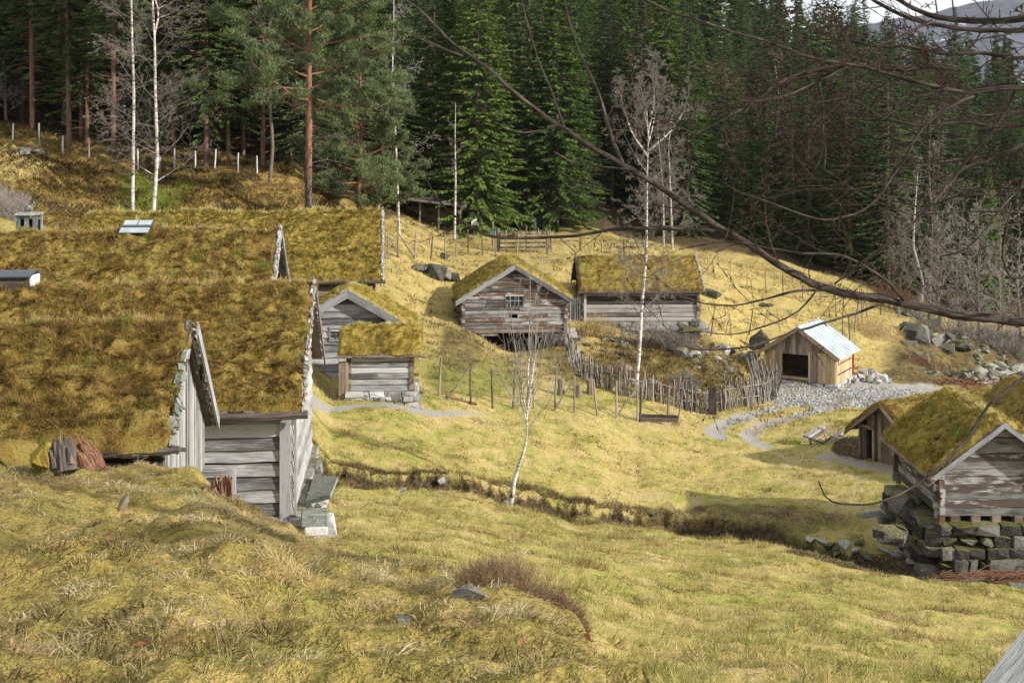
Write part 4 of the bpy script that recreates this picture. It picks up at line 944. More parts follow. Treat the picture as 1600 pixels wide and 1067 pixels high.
    # F
    R0 = np.array([-6.85, 51.3, -8.02]); R1 = np.array([-3.62, 51.5, -8.02])
    b = Bld('log_hut', 'smallest hut, square log walls under thick turf on a low stone footing', R0, R1, (1.35, .82), (1.35, .85)); b.foot()
    b.deck(); b.turf(th=.26, res=.06, lump=.10, nb=1600, bladeL=.11, bladew=.014, seed=6, mat='turf_y', bl='t_blade_y')
    b.eave_log('near', .06, 'wood_b', 14); b.bargeboards(0, .16, .03, mat='wood_d')
    b.wall('near', -10.35, h=.235, style='log', mat='wood', ov=.3, ove=.4); b.wall('left', -10.35, h=.235, style='log', mat='wood_log', ov=.3, ove=.4); b.wall('right', -10.35, h=.235, style='log', mat='wood_log', ov=.3, ove=.4); b.wall('far', -10.35, ov=.3, ove=.4)
    b.notches(-10.4, .235, ('nl', 'nr'), .3, .4, 'wood_b', .10)
    O, Uw, N, W = b.wall_frame('near', .3, .4); stone_wall('foundation', M['stone_l'], b.root, O-Uw*.1, O+Uw*(W+.1), -10.36, -10.95, (.45, .17), .5)
    O, Uw, N, W = b.wall_frame('right', .3, .4); stone_wall('foundation', M['stone_l'], b.root, O, O+Uw*W, -10.36, -10.95, (.45, .17), .5)
    mb = MB(); p = b.pt(.28, 1.02); 
    for k in range(3): box(mb, np.array([p[0]-.28+k*.13, p[1]-.16, -10.9]), np.array([.11, 0, 0]), np.array([0, .05, 0]), np.array([0, 0, 1.75]))
    mb.build('corner_planks', M['wood_b'], b.root)
    # G barn
    R0 = np.array([.17, 69.6, -7.46]); U = uv(-.08, 1); R1 = R0+U*6.2
    b = Bld('log_barn', 'gabled log barn with bleached boards above a dark open undercroft', R0, R1, (3.18, 1.92), (3.18, 1.92)); b.foot()
    b.deck(); b.turf(th=.14, res=.09, lump=.07, nb=500, bladeL=.12, bladew=.02, seed=7, mat='turf_y', bl='t_blade_y')
    b.bargeboards(0, .22, .05, out=.03, dz=.03, mat='trim'); b.flakes(0, 50, .12, hgt=.06)
    kw = dict(ov=.38, ove=.3); O, Uw, N, W = b.wall_frame('left', **kw); wa = lambda px: (X(px, O[1])-O[0])
    zb = Z(514, 70); win = (wa(791), wa(817), Z(477, 70), Z(462, 70)); hol = (wa(796), wa(809), Z(498, 70), Z(490, 70))
    b.wall('left', zb, h=.20, style='log', mat='wood_log', holes=[win, hol], joints=.6, **kw)
    for sd in ('near', 'far', 'right'): b.wall(sd, zb, h=.22, style='log', mat='wood_log', **kw)
    b.window('left', win[0], win[2], win[1]-win[0], win[3]-win[2], 4, 2, fw=.06, **kw); b.notches(zb, .2, ('nl', 'fl'), mat='wood_log', ext=.16, **kw)
    mb = MB(); box(mb, O+Uw*.3+N*.02+[0, 0, zb-O[2]-.16], Uw*(W-.6), N*.16, np.array([0, 0, .16])); mb.build('sill_beam', M['wood_b'], b.root)
    q = lambda a, n, z: tuple(O+Uw*a-N*n)[:2]
    stone_wall('foundation', M['stone'], b.root, q(-.15, .25, 0), q(wa(752), .25, 0), zb-.02, -12.9, (.6, .24), .7)
    stone_wall('foundation', M['stone'], b.root, q(wa(850), .25, 0), q(W+.15, .25, 0), zb-.02, -12.9, (.6, .24), .7)
    stone_wall('foundation', M['stone'], b.root, q(-.1, .2, 0), q(-.1, 5, 0), zb-.02, -12.5, (.6, .24), .5)
    stone_wall('foundation', M['stone'], b.root, q(W+.1, .2, 0), q(W+.1, 5, 0), zb-.02, -12.9, (.6, .24), .5)
    mb = MB(); box(mb, O+Uw*0-N*3.4+[0, 0, -12.9-O[2]], Uw*W, N*.2, np.array([0, 0, 2])); box(mb, O+Uw*.2-N*5+[0, 0, zb-O[2]+.02], Uw*(W-.4), N*4.9, np.array([0, 0, .06])); mb.build('undercroft_back', M['wood_d'], b.root)
    # H barn
    R0 = np.array([X(899, 78), 78, -7.85]); R1 = np.array([X(1087, 78), 78.2, -7.85])
    b = Bld('log_barn', 'broad log barn, its long turf roof towards us, behind the tall birch', R0, R1, (3.05, 1.72), (3.05, 1.72)); b.foot()
    b.deck(); b.turf(th=.18, res=.10, lump=.10, nb=450, bladeL=.13, bladew=.022, seed=8)
    b.flakes(1, 110, .13); b.flakes(0, 50, .12, 'wood_d', name='verge_scraps'); b.bargeboards(0, .2, .05, mat='wood_d'); b.bargeboards(1, .14, .05, mat='wood_w', out=.03); b.eave_log('near', .09, 'wood_d', 50)
    for sd in ('near', 'right', 'left', 'far'): b.wall(sd, -11.4, h=.26, style='log', mat='wood_h', ov=.4, ove=.3)
    b.notches(-11.4, .26, ('nl', 'nr'), .4, .3, 'wood_b', .15)
    O, Uw, N, W = b.wall_frame('near', .4, .3); stone_wall('foundation', M['stone'], b.root, O-Uw*.1, O+Uw*(W+.2), -11.42, -13.0, (.6, .22), .6)
    O, Uw, N, W = b.wall_frame('right', .4, .3); stone_wall('foundation', M['stone'], b.root, O, O+Uw*W, -11.42, -12.6, (.6, .22), .6)
    mb = MB(); O, Uw, N, W = b.wall_frame('near', .4, .3)
    box(mb, O+N*.09+[0, 0, -11.75-O[2]], Uw*.13, N*.1, np.array([0, 0, 2.2])); mb.build('corner_board', M['wood'], b.root)
    # I shed with metal roof
    Nn = uv(.85, -.52); U = uv(.52, .85); A = np.array([15.85, 70.6, -11.0]); R0 = A-U*.3; R1 = A+U*3.5
    b = Bld('timber_shed', 'new pine shed with shiny metal roof and a black open front on the gravel', R0, R1, (2.28, 1.5), (2.28, 1.5)); b.foot(.1, .3); kw = dict(ov=.3, ove=.3)
    mb = MB()
    o = b.pt(-.05, 0, .05); box(mb, o, b.U*(b.L+.1), b.N*2.4+np.array([0, 0, -1.58]), np.array([0, 0, .035])); box(mb, b.pt(-.03, 0, .062), b.U*(b.L+.06), -b.N*2.35+np.array([0, 0, -1.55]), np.array([0, 0, .03]))
    rf = mb.build('roof', M['metal'], b.root)
    mb = MB(); 
    for k in range(9): box(mb, b.pt(-.05+k*b.L/8, 0, .09), b.U*.03, b.N*2.38+np.array([0, 0, -1.567]), np.array([0, 0, .018]))
    box(mb, b.pt(-.05, 1.55, -.93), b.U*(b.L+.1), b.N*.05+np.array([0, 0, -.033]), np.array([0, 0, .02]))
    mb.build('roof_seam', M['metal'], rf)
    b.deck('wood_new', .05)
    b.bargeboards(0, .17, .04, mat='wood_new', out=.02, dz=.04)
    O, Uw, N, W = b.wall_frame('left', **kw); W = 3.96
    op = (1.0, 2.55, -20, Z(552, 71))
    b.wall('left', -13.95, vert=True, mat='wood_new2', w=.2, holes=[(1.0, 2.55, -13.72, Z(552, 71))], **kw)
    for (a0, a1) in ((-.03, .62), (3.05, 3.99)):
        mb = MB()
        for k in range(4):
            w = (a1-a0)/4; a = a0+k*w; box(mb, np.array([*(O+Uw*(a+.006)+N*.075)[:2], -13.95]), Uw*(w-.012), N*.03, np.array([0, 0, 1.32+.35*min(1, max(0, (a if a < 2 else 3.96-a)/.6))]))
        mb.build('door_panel', M['wood_new'], b.root)
    mb = MB()
    for (a, z, w, h) in ((.92, -13.95, .1, 1.65), (2.53, -13.95, .1, 1.65)): box(mb, np.array([*(O+Uw*a+N*.08)[:2], z]), Uw*w, N*.05, np.array([0, 0, h]))
    box(mb, np.array([*(O+Uw*.95+N*.09)[:2], -13.85]), Uw*1.65, N*.05, np.array([0, 0, .14])); mb.build('opening_frame', M['wood_new'], b.root)
    b.wall('near', -13.95, vert=True, mat='wood_new', w=.22, **kw); b.wall('far', -13.95, vert=True, mat='wood_new', **kw); b.wall('right', -13.95, vert=True, mat='wood_new', **kw)
    O2, U2, N2, W2 = b.wall_frame('near', **kw); mb = MB()
    for (a, z) in ((.4, -13.5), (.4, -12.95)): box(mb, np.array([*(O2+U2*a+N2*.07)[:2], z]), U2*(W2-.8), N2*.03, np.array([0, 0, .07]))
    mb.build('batten', M['wood_b'], b.root)
    mb = MB(); box(mb, np.array([*(O2+U2*(W2-.08)+N2*.06)[:2], -13.95]), U2*.12, N2*.05, np.array([0, 0, 1.4])); mb.build('corner_board', M['red'], b.root)
    mb = MB(); box(mb, O-N*.25+[0, 0, -14.0-O[2]], Uw*3.9, -N*3.1, np.array([0, 0, .12])); mb.build('floor_boards', M['wood_d'], b.root)
    stone_wall('foundation', M['stone_l'], b.root, O2-U2*.1, O2+U2*(W2+.1), -13.95, -14.7, (.4, .2), .4); stone_wall('foundation', M['stone_l'], b.root, O-Uw*.1, O+Uw*4.1, -13.97, -14.6, (.5, .16), .4)
    # J
    R0 = np.array([14.95, 52, -11.15]); U = uv(.89, .45); R1 = R0+U*6.3
    b = Bld('plank_hut', 'brown plank hut with turf roof and narrow doorway, beyond the stone footed storehouse', R0, R1, (2.05, 1.5), (2.05, 1.5)); b.foot(); kw = dict(ov=.5, ove=.4)
    b.deck(); b.turf(th=.2, res=.06, lump=.10, nb=1500, bladeL=.11, bladew=.014, seed=9)
    b.bargeboards(0, .12, .05, mat='wood_b', dz=-.06)
    O, Uw, N, W = b.wall_frame('left', **kw)
    b.wall('left', -13.85, vert=True, mat='wood_b', w=.2, holes=[(.42, .78, -13.8, -12.5)], **kw)
    for sd in ('near', 'far', 'right'): b.wall(sd, -13.85, vert=True, mat='wood_b', **kw)
    mb = MB()
    for a in (.0, .36, .8): box(mb, np.array([*(O+Uw*a+N*.06)[:2], -13.85]), Uw*.1, N*.08, np.array([0, 0, 1.5]))
    box(mb, np.array([*(O-Uw*.35+N*.12)[:2], -12.42]), Uw*1.3, N*.1, np.array([0, 0, .13])); mb.build('door_frame', M['wood_b'], b.root)
    # K storehouse on stone
    R0 = np.array([15.22, 39.55, -9.12]); R1 = np.array([15.2, 44.75, -9.12])
    b = Bld('storehouse', 'raised log storehouse with mossy roof, standing on boulder footing beside the creek', R0, R1, (2.25, 1.68), (2.25, 1.68)); kw = dict(ov=.42, ove=.45); b.foot()
    b.deck(); b.turf(th=.24, res=.05, lump=.13, nb=3200, bladeL=.12, bladew=.010, seed=10, mat='turf_y', bl='t_blade_y')
    b.bargeboards(0, .15, .05, out=.03, mat='trim', dz=.04); b.flakes(0, 70, .10, hgt=.1, which=('near',)); b.flakes(0, 50, .09, 'wood_d', hgt=.1, name='verge_scraps')
    mb = MB()
    b.eave_log('far', .08, 'wood_b', 40)
    for sd in ('left', 'near', 'far', 'right'): b.wall(sd, -12.1, h=.25, style='plank', mat='wood_k', wob=.012, joints=.0, **kw)
    b.notches(-12.3, .27, ('fl', 'nl', 'fr'), mat='wood_log', ext=.17, **kw)
    O, Uw, N, W = b.wall_frame('left', **kw)
    for a in (.3, .95, 1.6, 2.3, 3.0):
        mb = MB(); box(mb, O+Uw*a-N*.15+[0, 0, -12.36-O[2]], Uw*RNG.uniform(.18, .3), N*.22, np.array([0, 0, .26])); mb.build('support_block', M['wood_b'], b.root)
    zc = -12.30; K0 = O-Uw*.15+N*.12; Kr = O+Uw*(W+1.5)+N*.12; 
    stone_wall('foundation', M['stone_m'], b.root, K0[:2], Kr[:2], zc, -14.7, (.5, .30), .8, batter=.22, rj=.09)
    O3, U3, N3, W3 = b.wall_frame('far', **kw); e = O3+N3*.1
    stone_wall('foundation', M['stone_m'], b.root, e[:2], (O3+U3*W3+N3*.1)[:2], -12.38, -14.6, (.5, .30), .8, N=(-1, 0), batter=.22, rj=.09)
    mb = MB(); box(mb, O-N*.7+[0, 0, -12.7-O[2]]-Uw*.1, Uw*(W+.3), -N*3.4, np.array([0, 0, .3])); mb.build('floor_beams', M['wood_d'], b.root)
    # N
    R0 = np.array([20.3, 46.8, -10.05]); R1 = np.array([20.3, 52, -10.05])
    b = Bld('turf_shed', 'brown turf roof rising at the right edge behind the raised storehouse', R0, R1, (2.3, 1.9), (2.3, 1.9)); b.foot()
    b.deck(); b.turf(th=.2, res=.07, lump=.08, nb=1300, bladeL=.09, bladew=.013, seed=11); b.bargeboards(0, .17, .05, mat='wood_b')
    for sd in ('near', 'far', 'left', 'right'): b.wall(sd, -14, mat='wood_b', style='log')
    # wood shelter at the forest edge
    c = P(668, 345, 95); zz = float(ground(c[0], c[1])[0]); mb = MB()
    t = thing('pole_shelter', 'dark open pole shelter with sloping roof under the forest edge', 'shelter', (c[0], c[1], zz))
    for dx in (-2.3, -.6, .8, 2.4):
        for dy in (0, 2.2):
            mb = MB(); x, y = c[0]+dx, c[1]+dy; tube(mb, [g3(x, y)-[0, 0, .1], np.array([x+.05, y, zz+1.75-.12*dx+dy*.1])], .07, 6); mb.build('post', M['post'], t)
    mb = MB(); box(mb, np.array([c[0]-2.9, c[1]-.5, zz+2.15]), np.array([5.8, 0, -.7]), np.array([0, 3.2, .3]), np.array([0, 0, .1])); mb.build('roof', M['wood_d'], t)
    mb = MB(); bar(mb, (c[0]-.8, c[1]-.5, zz+.2), (c[0]+1.4, c[1]-.5, zz-.4), .07, .07); bar(mb, (c[0]-2.3, c[1]+2.3, zz+.8), (c[0]+2.4, c[1]+2.3, zz+.5), .06, 1.2); mb.build('rail', M['wood_b'], t)
# ------------------------------------------------------------------ fences and small things
def fence(name, label, posts, h, r, mat='post', wires=3, dmin=20, braces=(), lean=.02, D=None, cat='fence', sides=6):
    pts = []
    for i, p in enumerate(posts):
        if len(p) == 3: q = GDp(p[0], p[2]); 
        else: q = G(p[0], p[1], dmin)
        pts.append(q)
    root = thing(name, label, cat, tuple(pts[0])); tops = []
    for i, q in enumerate(pts):
        hh = (h[i] if hasattr(h, '__len__') else h)*RNG.uniform(.94, 1.06); mb = MB(); t = q+np.array([RNG.normal()*lean*hh*2, RNG.normal()*lean*hh, hh]); tops.append(t)
        tube(mb, [q-[0, 0, .2], q*.5+t*.5+RNG.normal(size=3)*.01, t], [r*1.05, r, r*.9], sides, tone=RNG.random(), rough=.06); mb.build('post', M[mat], root)
    for (i, dx) in braces:
        mb = MB(); q = pts[i]; t = tops[i]; d = pts[min(i+1, len(pts)-1)]-pts[max(i-1, 0)]; d = nrm(d*[1, 1, 0]); f = g3(*(q+d*dx)[:2])
        tube(mb, [f-[0, 0, .1], t-[0, 0, .08*h if not hasattr(h, '__len__') else .1]], [r*.85, r*.8], sides); mb.build('brace', M[mat], root)
    if wires:
        mb = MB(); a = []; b = []
        for k in range(wires):
            f = .95-.72*k/max(1, wires-1)
            for i in range(len(pts)-1): a.append(pts[i]+(tops[i]-pts[i])*f); b.append(pts[i+1]+(tops[i+1]-pts[i+1])*f)
        cones(mb, a, b, .0035, .0035, 4); mb.build('wire', M['wood_d'], root)
    return root
def smalls():
    fence('wire_fence', 'row of white topped posts along the orange slope above the roofs', [(8, 0, 79), (20, 218), (62, 226), (98, 241), (139, 247), (216, 265), (249, 266), (273, 264), (305, 263), (335, 263), (372, 269), (402, 272)][1:], [.95, 1.3, 1.15, 1.2, 1.2, .9, 1.2, 1.15, 1.15, 1.15, 1.1], .052, 'post_w', 2, 60, lean=.015)
    fence('wire_fence', 'post fence with two leaning braces beside the rearmost turf house', [(607, 405), (621, 402), (648, 405), (673, 407), (695, 404), (713, 401), (732, 397), (754, 399), (775, 400), (792, 397), (807, 398), (822, 392), (841, 393)], 2.1*np.ones(13)*.78, .055, 'post', 4, 72, braces=((0, 1.1), (1, 1.6)))
    fence('wire_fence', 'knee braced post fence crossing the grass below the middle barn', [(686, 619), (736, 632), (770, 638), (801, 638), (834, 638), (867, 640), (898, 644), (934, 650), (963, 654), (996, 658)], 2.0*np.ones(10)*.82, .047, 'post', 4, 47, braces=((1, -1.1), (4, -1.0), (6, -1.0), (9, -1.2)))
    g = fence('garden_gate', 'low black board gate between two posts at the end of the braced fence', [(1000, 659), (1044, 652)], 1.5, .06, 'post_d', 0, 50, cat='gate')
    mb = MB(); a = G(1001, 659, 50); b = G(1056, 664, 50); b[1] = a[1]; b[2] = a[2]-.05
    for k in range(2): box(mb, a+[0, 0, .02+k*.17], (b-a), np.array([0, .04, 0]), np.array([0, 0, .15]))
    mb.build('board', M['wood_d'], g)
    mb = MB(); c = G(1058, 664, 50)
    tube(mb, [c, c+[.25, 0, 1.45]], .035, 6); tube(mb, [c+[-.4, 0, 1.0], c+[.1, 0, 1.5]], .03, 6); mb.build('brace', M['post'], g)
    fence('wire_fence', 'thin dark posts strung along the yellow slope behind the broad barn', [(1107, 436), (1141, 442), (1168, 449), (1197, 458), (1224, 463), (1254, 467), (1284, 473)], 1.55, .035, 'post_d', 2, 84)
    fence('wire_fence', 'crooked leaning stakes on the slope between broad barn and metal roofed shed', [(1110, 525), (1143, 528), (1170, 522), (1192, 510), (1220, 520)], 1.5, .035, 'post_d', 2, 70, lean=.22, braces=((0, -.8),))
    fence('wire_fence', 'posts climbing the bank behind the metal roofed shed', [(1317, 528), (1328, 533), (1335, 520), (1341, 510), (1347, 503), (1355, 497), (1318, 480), (1376, 496)][:6], 1.6, .045, 'post', 3, 76)
    fence('wire_fence', 'short posts at the forest edge right of the yellow slope', [(1318, 483), (1350, 488), (1376, 492), (1404, 500)], 1.5, .045, 'post', 2, 88)
    fence('wire_fence', 'short stumpy posts in the pasture between the gate and the broad barn', [(906, 392), (941, 394), (975, 396)], .9, .06, 'post_d', 0, 84)
    # field gate
    a, b = G(781, 393, 84), G(852, 393, 84); b[1] = a[1]; b[2] = a[2]; t = thing('field_gate', 'wide rail gate in the pasture fence above the middle barn', 'gate', tuple(a)); d = b-a
    for k, hh in enumerate((.28, .58, .88, 1.2)):
        mb = MB(); bar(mb, a+[0, 0, hh], b+[0, 0, hh+.03], .05, .12); mb.build('rail', M['wood_b'], t)
    for f in (0, .33, .66, 1): mb = MB(); bar(mb, a+d*f+[0, -.06, .1], a+d*f+[.02, -.06, 1.35], .11, .05); mb.build('stile', M['post_d'], t)
    for f in (-.04, 1.04): mb = MB(); p = a+d*f; p[2] = float(ground(p[0], p[1])[0]); tube(mb, [p, p+[0, 0, 1.6]], .11, 8); mb.build('post', M['post'], t)
    mb = MB(); tube(mb, [b+[.5, 0, 1.4], b+[2.0, -1.2, .1]], .05, 6); tube(mb, [b+[.3, 0, 1.5], b+[.4, 0, 0]], .06, 6); mb.build('brace', M['post'], t)
    # slat gate between barns
    a, b = G(889, 498, 66), G(905, 498, 66); a[1] = b[1] = 73.5; a[0], b[0] = X(887, 73.5), X(905, 73.5); a[2] = b[2] = Z(503, 73.5)
    t = thing('slat_gate', 'narrow upright slat gate in the gap between the two log barns', 'gate', tuple(a)); mb = MB()
    for k in range(6): p = a+(b-a)*k/5.; box(mb, p, np.array([.07, 0, 0]), np.array([0, .03, 0]), np.array([0, 0, 1.4+RNG.uniform(-.1, .1)]))
    mb.build('slats', M['wood'], t); mb = MB()
    for z in (.15, .95): box(mb, a+[0, .03, z], b-a+[.07, 0, 0], np.array([0, .04, 0]), np.array([0, 0, .08]))
    mb.build('rail', M['wood_b'], t)
    # sign and feed box by the gate
    c = G(741, 368, 84); t = thing('notice_sign', 'small white notice board on a post near the pasture fence', 'sign', tuple(c)); mb = MB(); tube(mb, [c, c+[0, 0, 1.1]], .04, 6); mb.build('post', M['wood_b'], t); mb = MB(); cbox(mb, c+[0, -.06, 1.0], (.42, .04, .5)); mb.build('board', M['white'], t)
    c = G(770, 385, 84); t = thing('box_on_post', 'green box fixed on a grey post beside the rail gate', 'box', tuple(c)); mb = MB(); tube(mb, [c, c+[0, 0, 1.8]], .08, 6); mb.build('post', M['post'], t); mb = MB(); cbox(mb, c+[0, -.12, .95], (.42, .2, .55)); cbox(mb, c+[0, -.14, 1.25], (.5, .28, .05)); mb.build('box', M['green'], t)
    # stick fence around the garden
    def sticks(name, label, line_, h, n, dens=.055, lean=.07, dmin=50):
        pts = np.array([(X(p[0], p[2]), p[2]) for p in line_]); s = np.concatenate([[0], np.cumsum(np.hypot(*np.diff(pts, axis=0).T))]); m = int(s[-1]/dens)
        u = np.sort(RNG.random(m))*s[-1]; x = np.interp(u, s, pts[:, 0])+RNG.normal(size=m)*.03; y = np.interp(u, s, pts[:, 1])+RNG.normal(size=m)*.05; z = ground(x, y)
        root = thing(name, label, 'fence', (x[0], y[0], z[0])); mb = MB(); base = np.stack([x, y, z-.1], 1); a = fbm(u*.7, u*0, 3, 2)
        hh = h*(.75+.5*RNG.random(m))*(1+.2*fbm(u*.6, u*0, 8, 2)); mid = base+np.stack([a*lean*2+RNG.normal(size=m)*lean, RNG.normal(size=m)*lean, np.ones(m)], 1)*hh[:, None]*.5
        top = mid+np.stack([a*lean*2+RNG.normal(size=m)*lean*1.4, RNG.normal(size=m)*lean*1.4, np.ones(m)], 1)*hh[:, None]*.5
        r = .012+.018*RNG.random(m); tn = RNG.random(m); cones(mb, base, mid, r, r*.9, 5, tn); cones(mb, mid, top, r*.9, r*.5, 5, tn); mb.build('palings', M['stick'], root)
        mb = MB(); k = 40; xx = np.interp(np.linspace(0, s[-1], k), s, pts[:, 0]); yy = np.interp(np.linspace(0, s[-1], k), s, pts[:, 1])
        for f in (.35, .75): tube(mb, np.stack([xx, yy, ground(xx, yy)+h*f], 1)+RNG.normal(size=(k, 3))*.02, .028, 5)
        mb.build('rail', M['stick'], root)
        for j in np.arange(.5, s[-1], 2.4):
            mb = MB(); p = g3(np.interp(j, s, pts[:, 0]), np.interp(j, s, pts[:, 1])); tube(mb, [p-[0, 0, .1], p+[RNG.normal()*.08, 0, h*1.12]], .055, 6); mb.build('post', M['post_d'], root)
    sticks('stick_fence', 'woven stick fence running down from the middle barn around the garden', [(886, 0, 69.5), (890, 0, 67), (897, 0, 64.5), (912, 0, 62.5), (940, 0, 61), (975, 0, 60.2), (1010, 0, 60.3), (1050, 0, 60.8), (1085, 0, 61.5)], 1.15, 0, .045)
    sticks('stick_fence', 'higher denser stick fence curving up to the metal roofed shed', [(1060, 0, 60.8), (1090, 0, 61.3), (1130, 0, 62.3), (1165, 0, 63.5), (1195, 0, 65), (1212, 0, 67.0), (1214, 0, 68.5)], 1.3, 0, .042, .10)
    c = GDp(1113, 61.2); mb = MB(); cbox(mb, c+[0, 0, .65], (.38, .06, 1.35)); tag(mb.build('gate_plank', M['wood_d']), 'dark upright plank leaning in the stick fence', 'plank')
    # leaning sticks at the fence end
    mb = MB()
    for k in range(60):
        D = RNG.uniform(65.5, 68); p = GDp(RNG.uniform(1180, 1216), D); tube(mb, [p, p+np.array([-RNG.uniform(.1, .7), RNG.normal()*.1, RNG.uniform(1.3, 2.2)])], [.03, .012], 5, tone=RNG.random())
    tag(mb.build('stick_bundle', M['stick']), 'sheaf of bare sticks leaning at the end of the garden fence', 'sticks')
    # stumps in the paddock
    for px, row, r, h, lb in ((876, 617, .17, .75, 'leftmost dark stump post in the grass below the barn'), (903, 621, .15, .6, 'middle shorter stump post in the grass below the barn'), (922, 616, .18, .7, 'rightmost thick stump post in the grass below the barn')):
        c = G(px, row, 48); mb = MB(); tube(mb, [c-[0, 0, .1], c+[.02, 0, h*.5], c+[0, 0, h]], [r*1.1, r, r], 9, rough=.06); tag(mb.build('stump', M['post_d']), lb, 'stump')
    # pole lying on the grass
    a, b = G(697, 622, 48), G(745, 634, 48); mb = MB(); tube(mb, [a+[0, 0, .08], (a+b)/2+[0, 0, .04], b+[0, 0, .08]], .06, 6); tag(mb.build('fallen_pole', M['rot']), 'thin reddish pole lying in the grass before the braced fence', 'pole')
    # upturned picnic bench
    c = G(1280, 696, 46); t = thing('picnic_bench', 'wooden picnic bench tipped on its side beside the track', 'bench', tuple(c))
    ax = nrm(np.array([1.35, .9, .55])); ay = nrm(np.cross([0, .3, 1], ax)); 
    def bb(o, a, b_, th, nm, mt='wood_w'): 
        mb = MB(); box(mb, o, a, b_, nrm(np.cross(a, b_))*th); mb.build(nm, M[mt], t)
    o = c+np.array([-.8, -.1, .42]); s = nrm(np.array([.75, .2, -.40])); L = np.array([.82, .3, .42])*1.0
    for k in range(3): bb(o+s*k*.19, L*1.1, s*.15, .04, 'plank')
    for k in range(2): bb(o+s*(1.05+k*.17)+np.array([.05, 0, .16]), L*1.1, s*.13, .04, 'seat')
    for f in (.12, .85):
        q = o+L*f*1.1; mb = MB(); bar(mb, q+[0, 0, -.03], q+s*1.35+[0, 0, .08], .06, .07); mb.build('crossbar', M['wood_b'], t)
        mb = MB(); bar(mb, q+s*.5, q+s*.9+[.3, 0, -.35], .06, .06); bar(mb, q+s*.3, q+s*.2+[.25, .1, -.5], .06, .06); mb.build('leg', M['wood_b'], t)
    # slabs by house B
    def rock(nm, lb, cat, C, size, mat, seed, rot=None, n=18, group=None):
        mb = MB(); hull_rock(mb, C, size, seed, rot, n=n-6)
        if min(size) > .45:
            for j in range(3): hull_rock(mb, np.array(C)+RNG.uniform(-.35, .35, 3)*np.array(size)*[1, .5, .6], np.array(size)*RNG.uniform(.4, .65), seed*7+j, rot, n=12)
        return tag(mb.build(nm, M[mat]), lb, cat, group)
    c = P(503, 757, 26); mb = MB(); v0 = P(478, 782, 25); v1 = P(516, 772, 24.7); v2 = P(528, 744, 26.2); v3 = P(490, 742, 27)
    for v in (v0, v1, v2, v3): pass
    z = v3[2]; V = [v0, v1, v2, v3]; V2 = [v-[0, 0, .09] for v in V]
    mb.add(V+V2, [[0, 1, 2, 3], [4, 7, 6, 5], [0, 4, 5, 1], [1, 5, 6, 2], [2, 6, 7, 3], [3, 7, 4, 0]]); tag(mb.build('stone_slab', M['stone_s']), 'large flat slate slab laid as doorstep beside the pale gable', 'slab')
    for k, (px, row, D) in enumerate(((490, 790, 25.7), (505, 780, 25.9), (498, 800, 25.6))):
        rock('support_stone', ('left', 'right', 'lower')[k]+' upright stone propping up the flat slate doorstep', 'stone', P(px, row, D), (.3, .35, .42), 'stone_l', 40+k)
    for (px, row, D, sz, lb, mt) in ((492, 808, 24, (.5, .45, .24), 'squared green slate block on top of the step by the gable corner', 'stone_s'), (494, 826, 23.9, (.42, .4, .16), 'lower pale block under the slate step by the gable corner', 'stone_l')):
        mb = MB(); cbox(mb, P(px, row, D), sz, .12); o = mb.build('step_block', M[mt]); tag(o, lb, 'stone block'); bv = o.modifiers.new('b', 'BEVEL'); bv.width = .02
    # rotten stumps on the crest
    def stump(C, axis, L, r, lb, mat='rot', cat='stump'):
        mb = MB(); ax = nrm(axis); s = nrm(np.cross(ax, [0, 1, .2])); u = np.cross(s, ax); n = 26
        for k in range(n):
            a = RNG.random()*6.28; rr = r*math.sqrt(RNG.random()); p = C+(s*math.cos(a)+u*math.sin(a))*rr; l = L*RNG.uniform(.35, 1.05)
            q = p+ax*l+(s*math.cos(a)+u*math.sin(a))*rr*.2; tube(mb, [p-ax*.05, (p+q)/2+RNG.normal(size=3)*.01, q], [.05*r/.16*RNG.uniform(.6, 1.3), .042*r/.16*RNG.uniform(.5, 1.3), .008*r/.16], 7, tone=RNG.random(), rough=.28)
        if cat == 'stump' and L > .2: tube(mb, [C-ax*.1, C+ax*L*.4, C+ax*L*.8], [r*1.05, r*.95, r*.75], 14, rough=.10)
        return tag(mb.build('rotten_stump', M[mat]), lb, cat)
    c = G(150, 732, 10.5); stump(P(143, 731, c[1]-.6), (-.55, .3, .62), .36, .12, 'split red brown log end jutting from the grassy crest')
    stump(P(100, 722, 11.6), (-.25, .3, .75), .24, .10, 'dark mossy stump left of the split red log', 'wood_d')
    mb = MB(); hull_rock(mb, P(70, 712, 12.2), (.3, .3, .26), 19, 0, n=24); tag(mb.build('mossy_boulder', M['turf_y']), 'small mossy hump between the left edge and the split log', 'boulder'); 
    stump(P(350, 768, 12.2), (-.1, .2, 1), .17, .09, 'broken stump with a pale side against the grey boards')
    mb = MB(); bar(mb, P(366, 772, 12.1), P(366, 733, 12.1), .03, .03); tag(mb.build('stake', M['wood_w']), 'short pale stake beside the broken stump', 'stake')
    mb = MB(); hull_rock(mb, P(20, 712, 13.0), (.62, .5, .34), 9, 0, n=30); tag(mb.build('mossy_boulder', M['turf_r']), 'moss covered mound at the left edge of the crest', 'boulder')
    mb = MB(); c = G(190, 795, 5); tube(mb, [c, c+[.02, 0, .07], c+[.05, 0, .12]], [.035, .03, .01], 7, rough=.2); tag(mb.build('root_stub', M['post_d']), 'small weathered root stub in the grass of the near slope', 'root')
    for (px, row, sz, lb) in ((635, 972, (.22, .12, .05), 'flat bluish stone sunk in the grass of the near slope'), (735, 932, (.16, .1, .09), 'grey stone in the grass left of the brown heather')):
        c = G(px, row, 3.2); rock('stone', lb, 'stone', c, sz, 'stone', int(px))
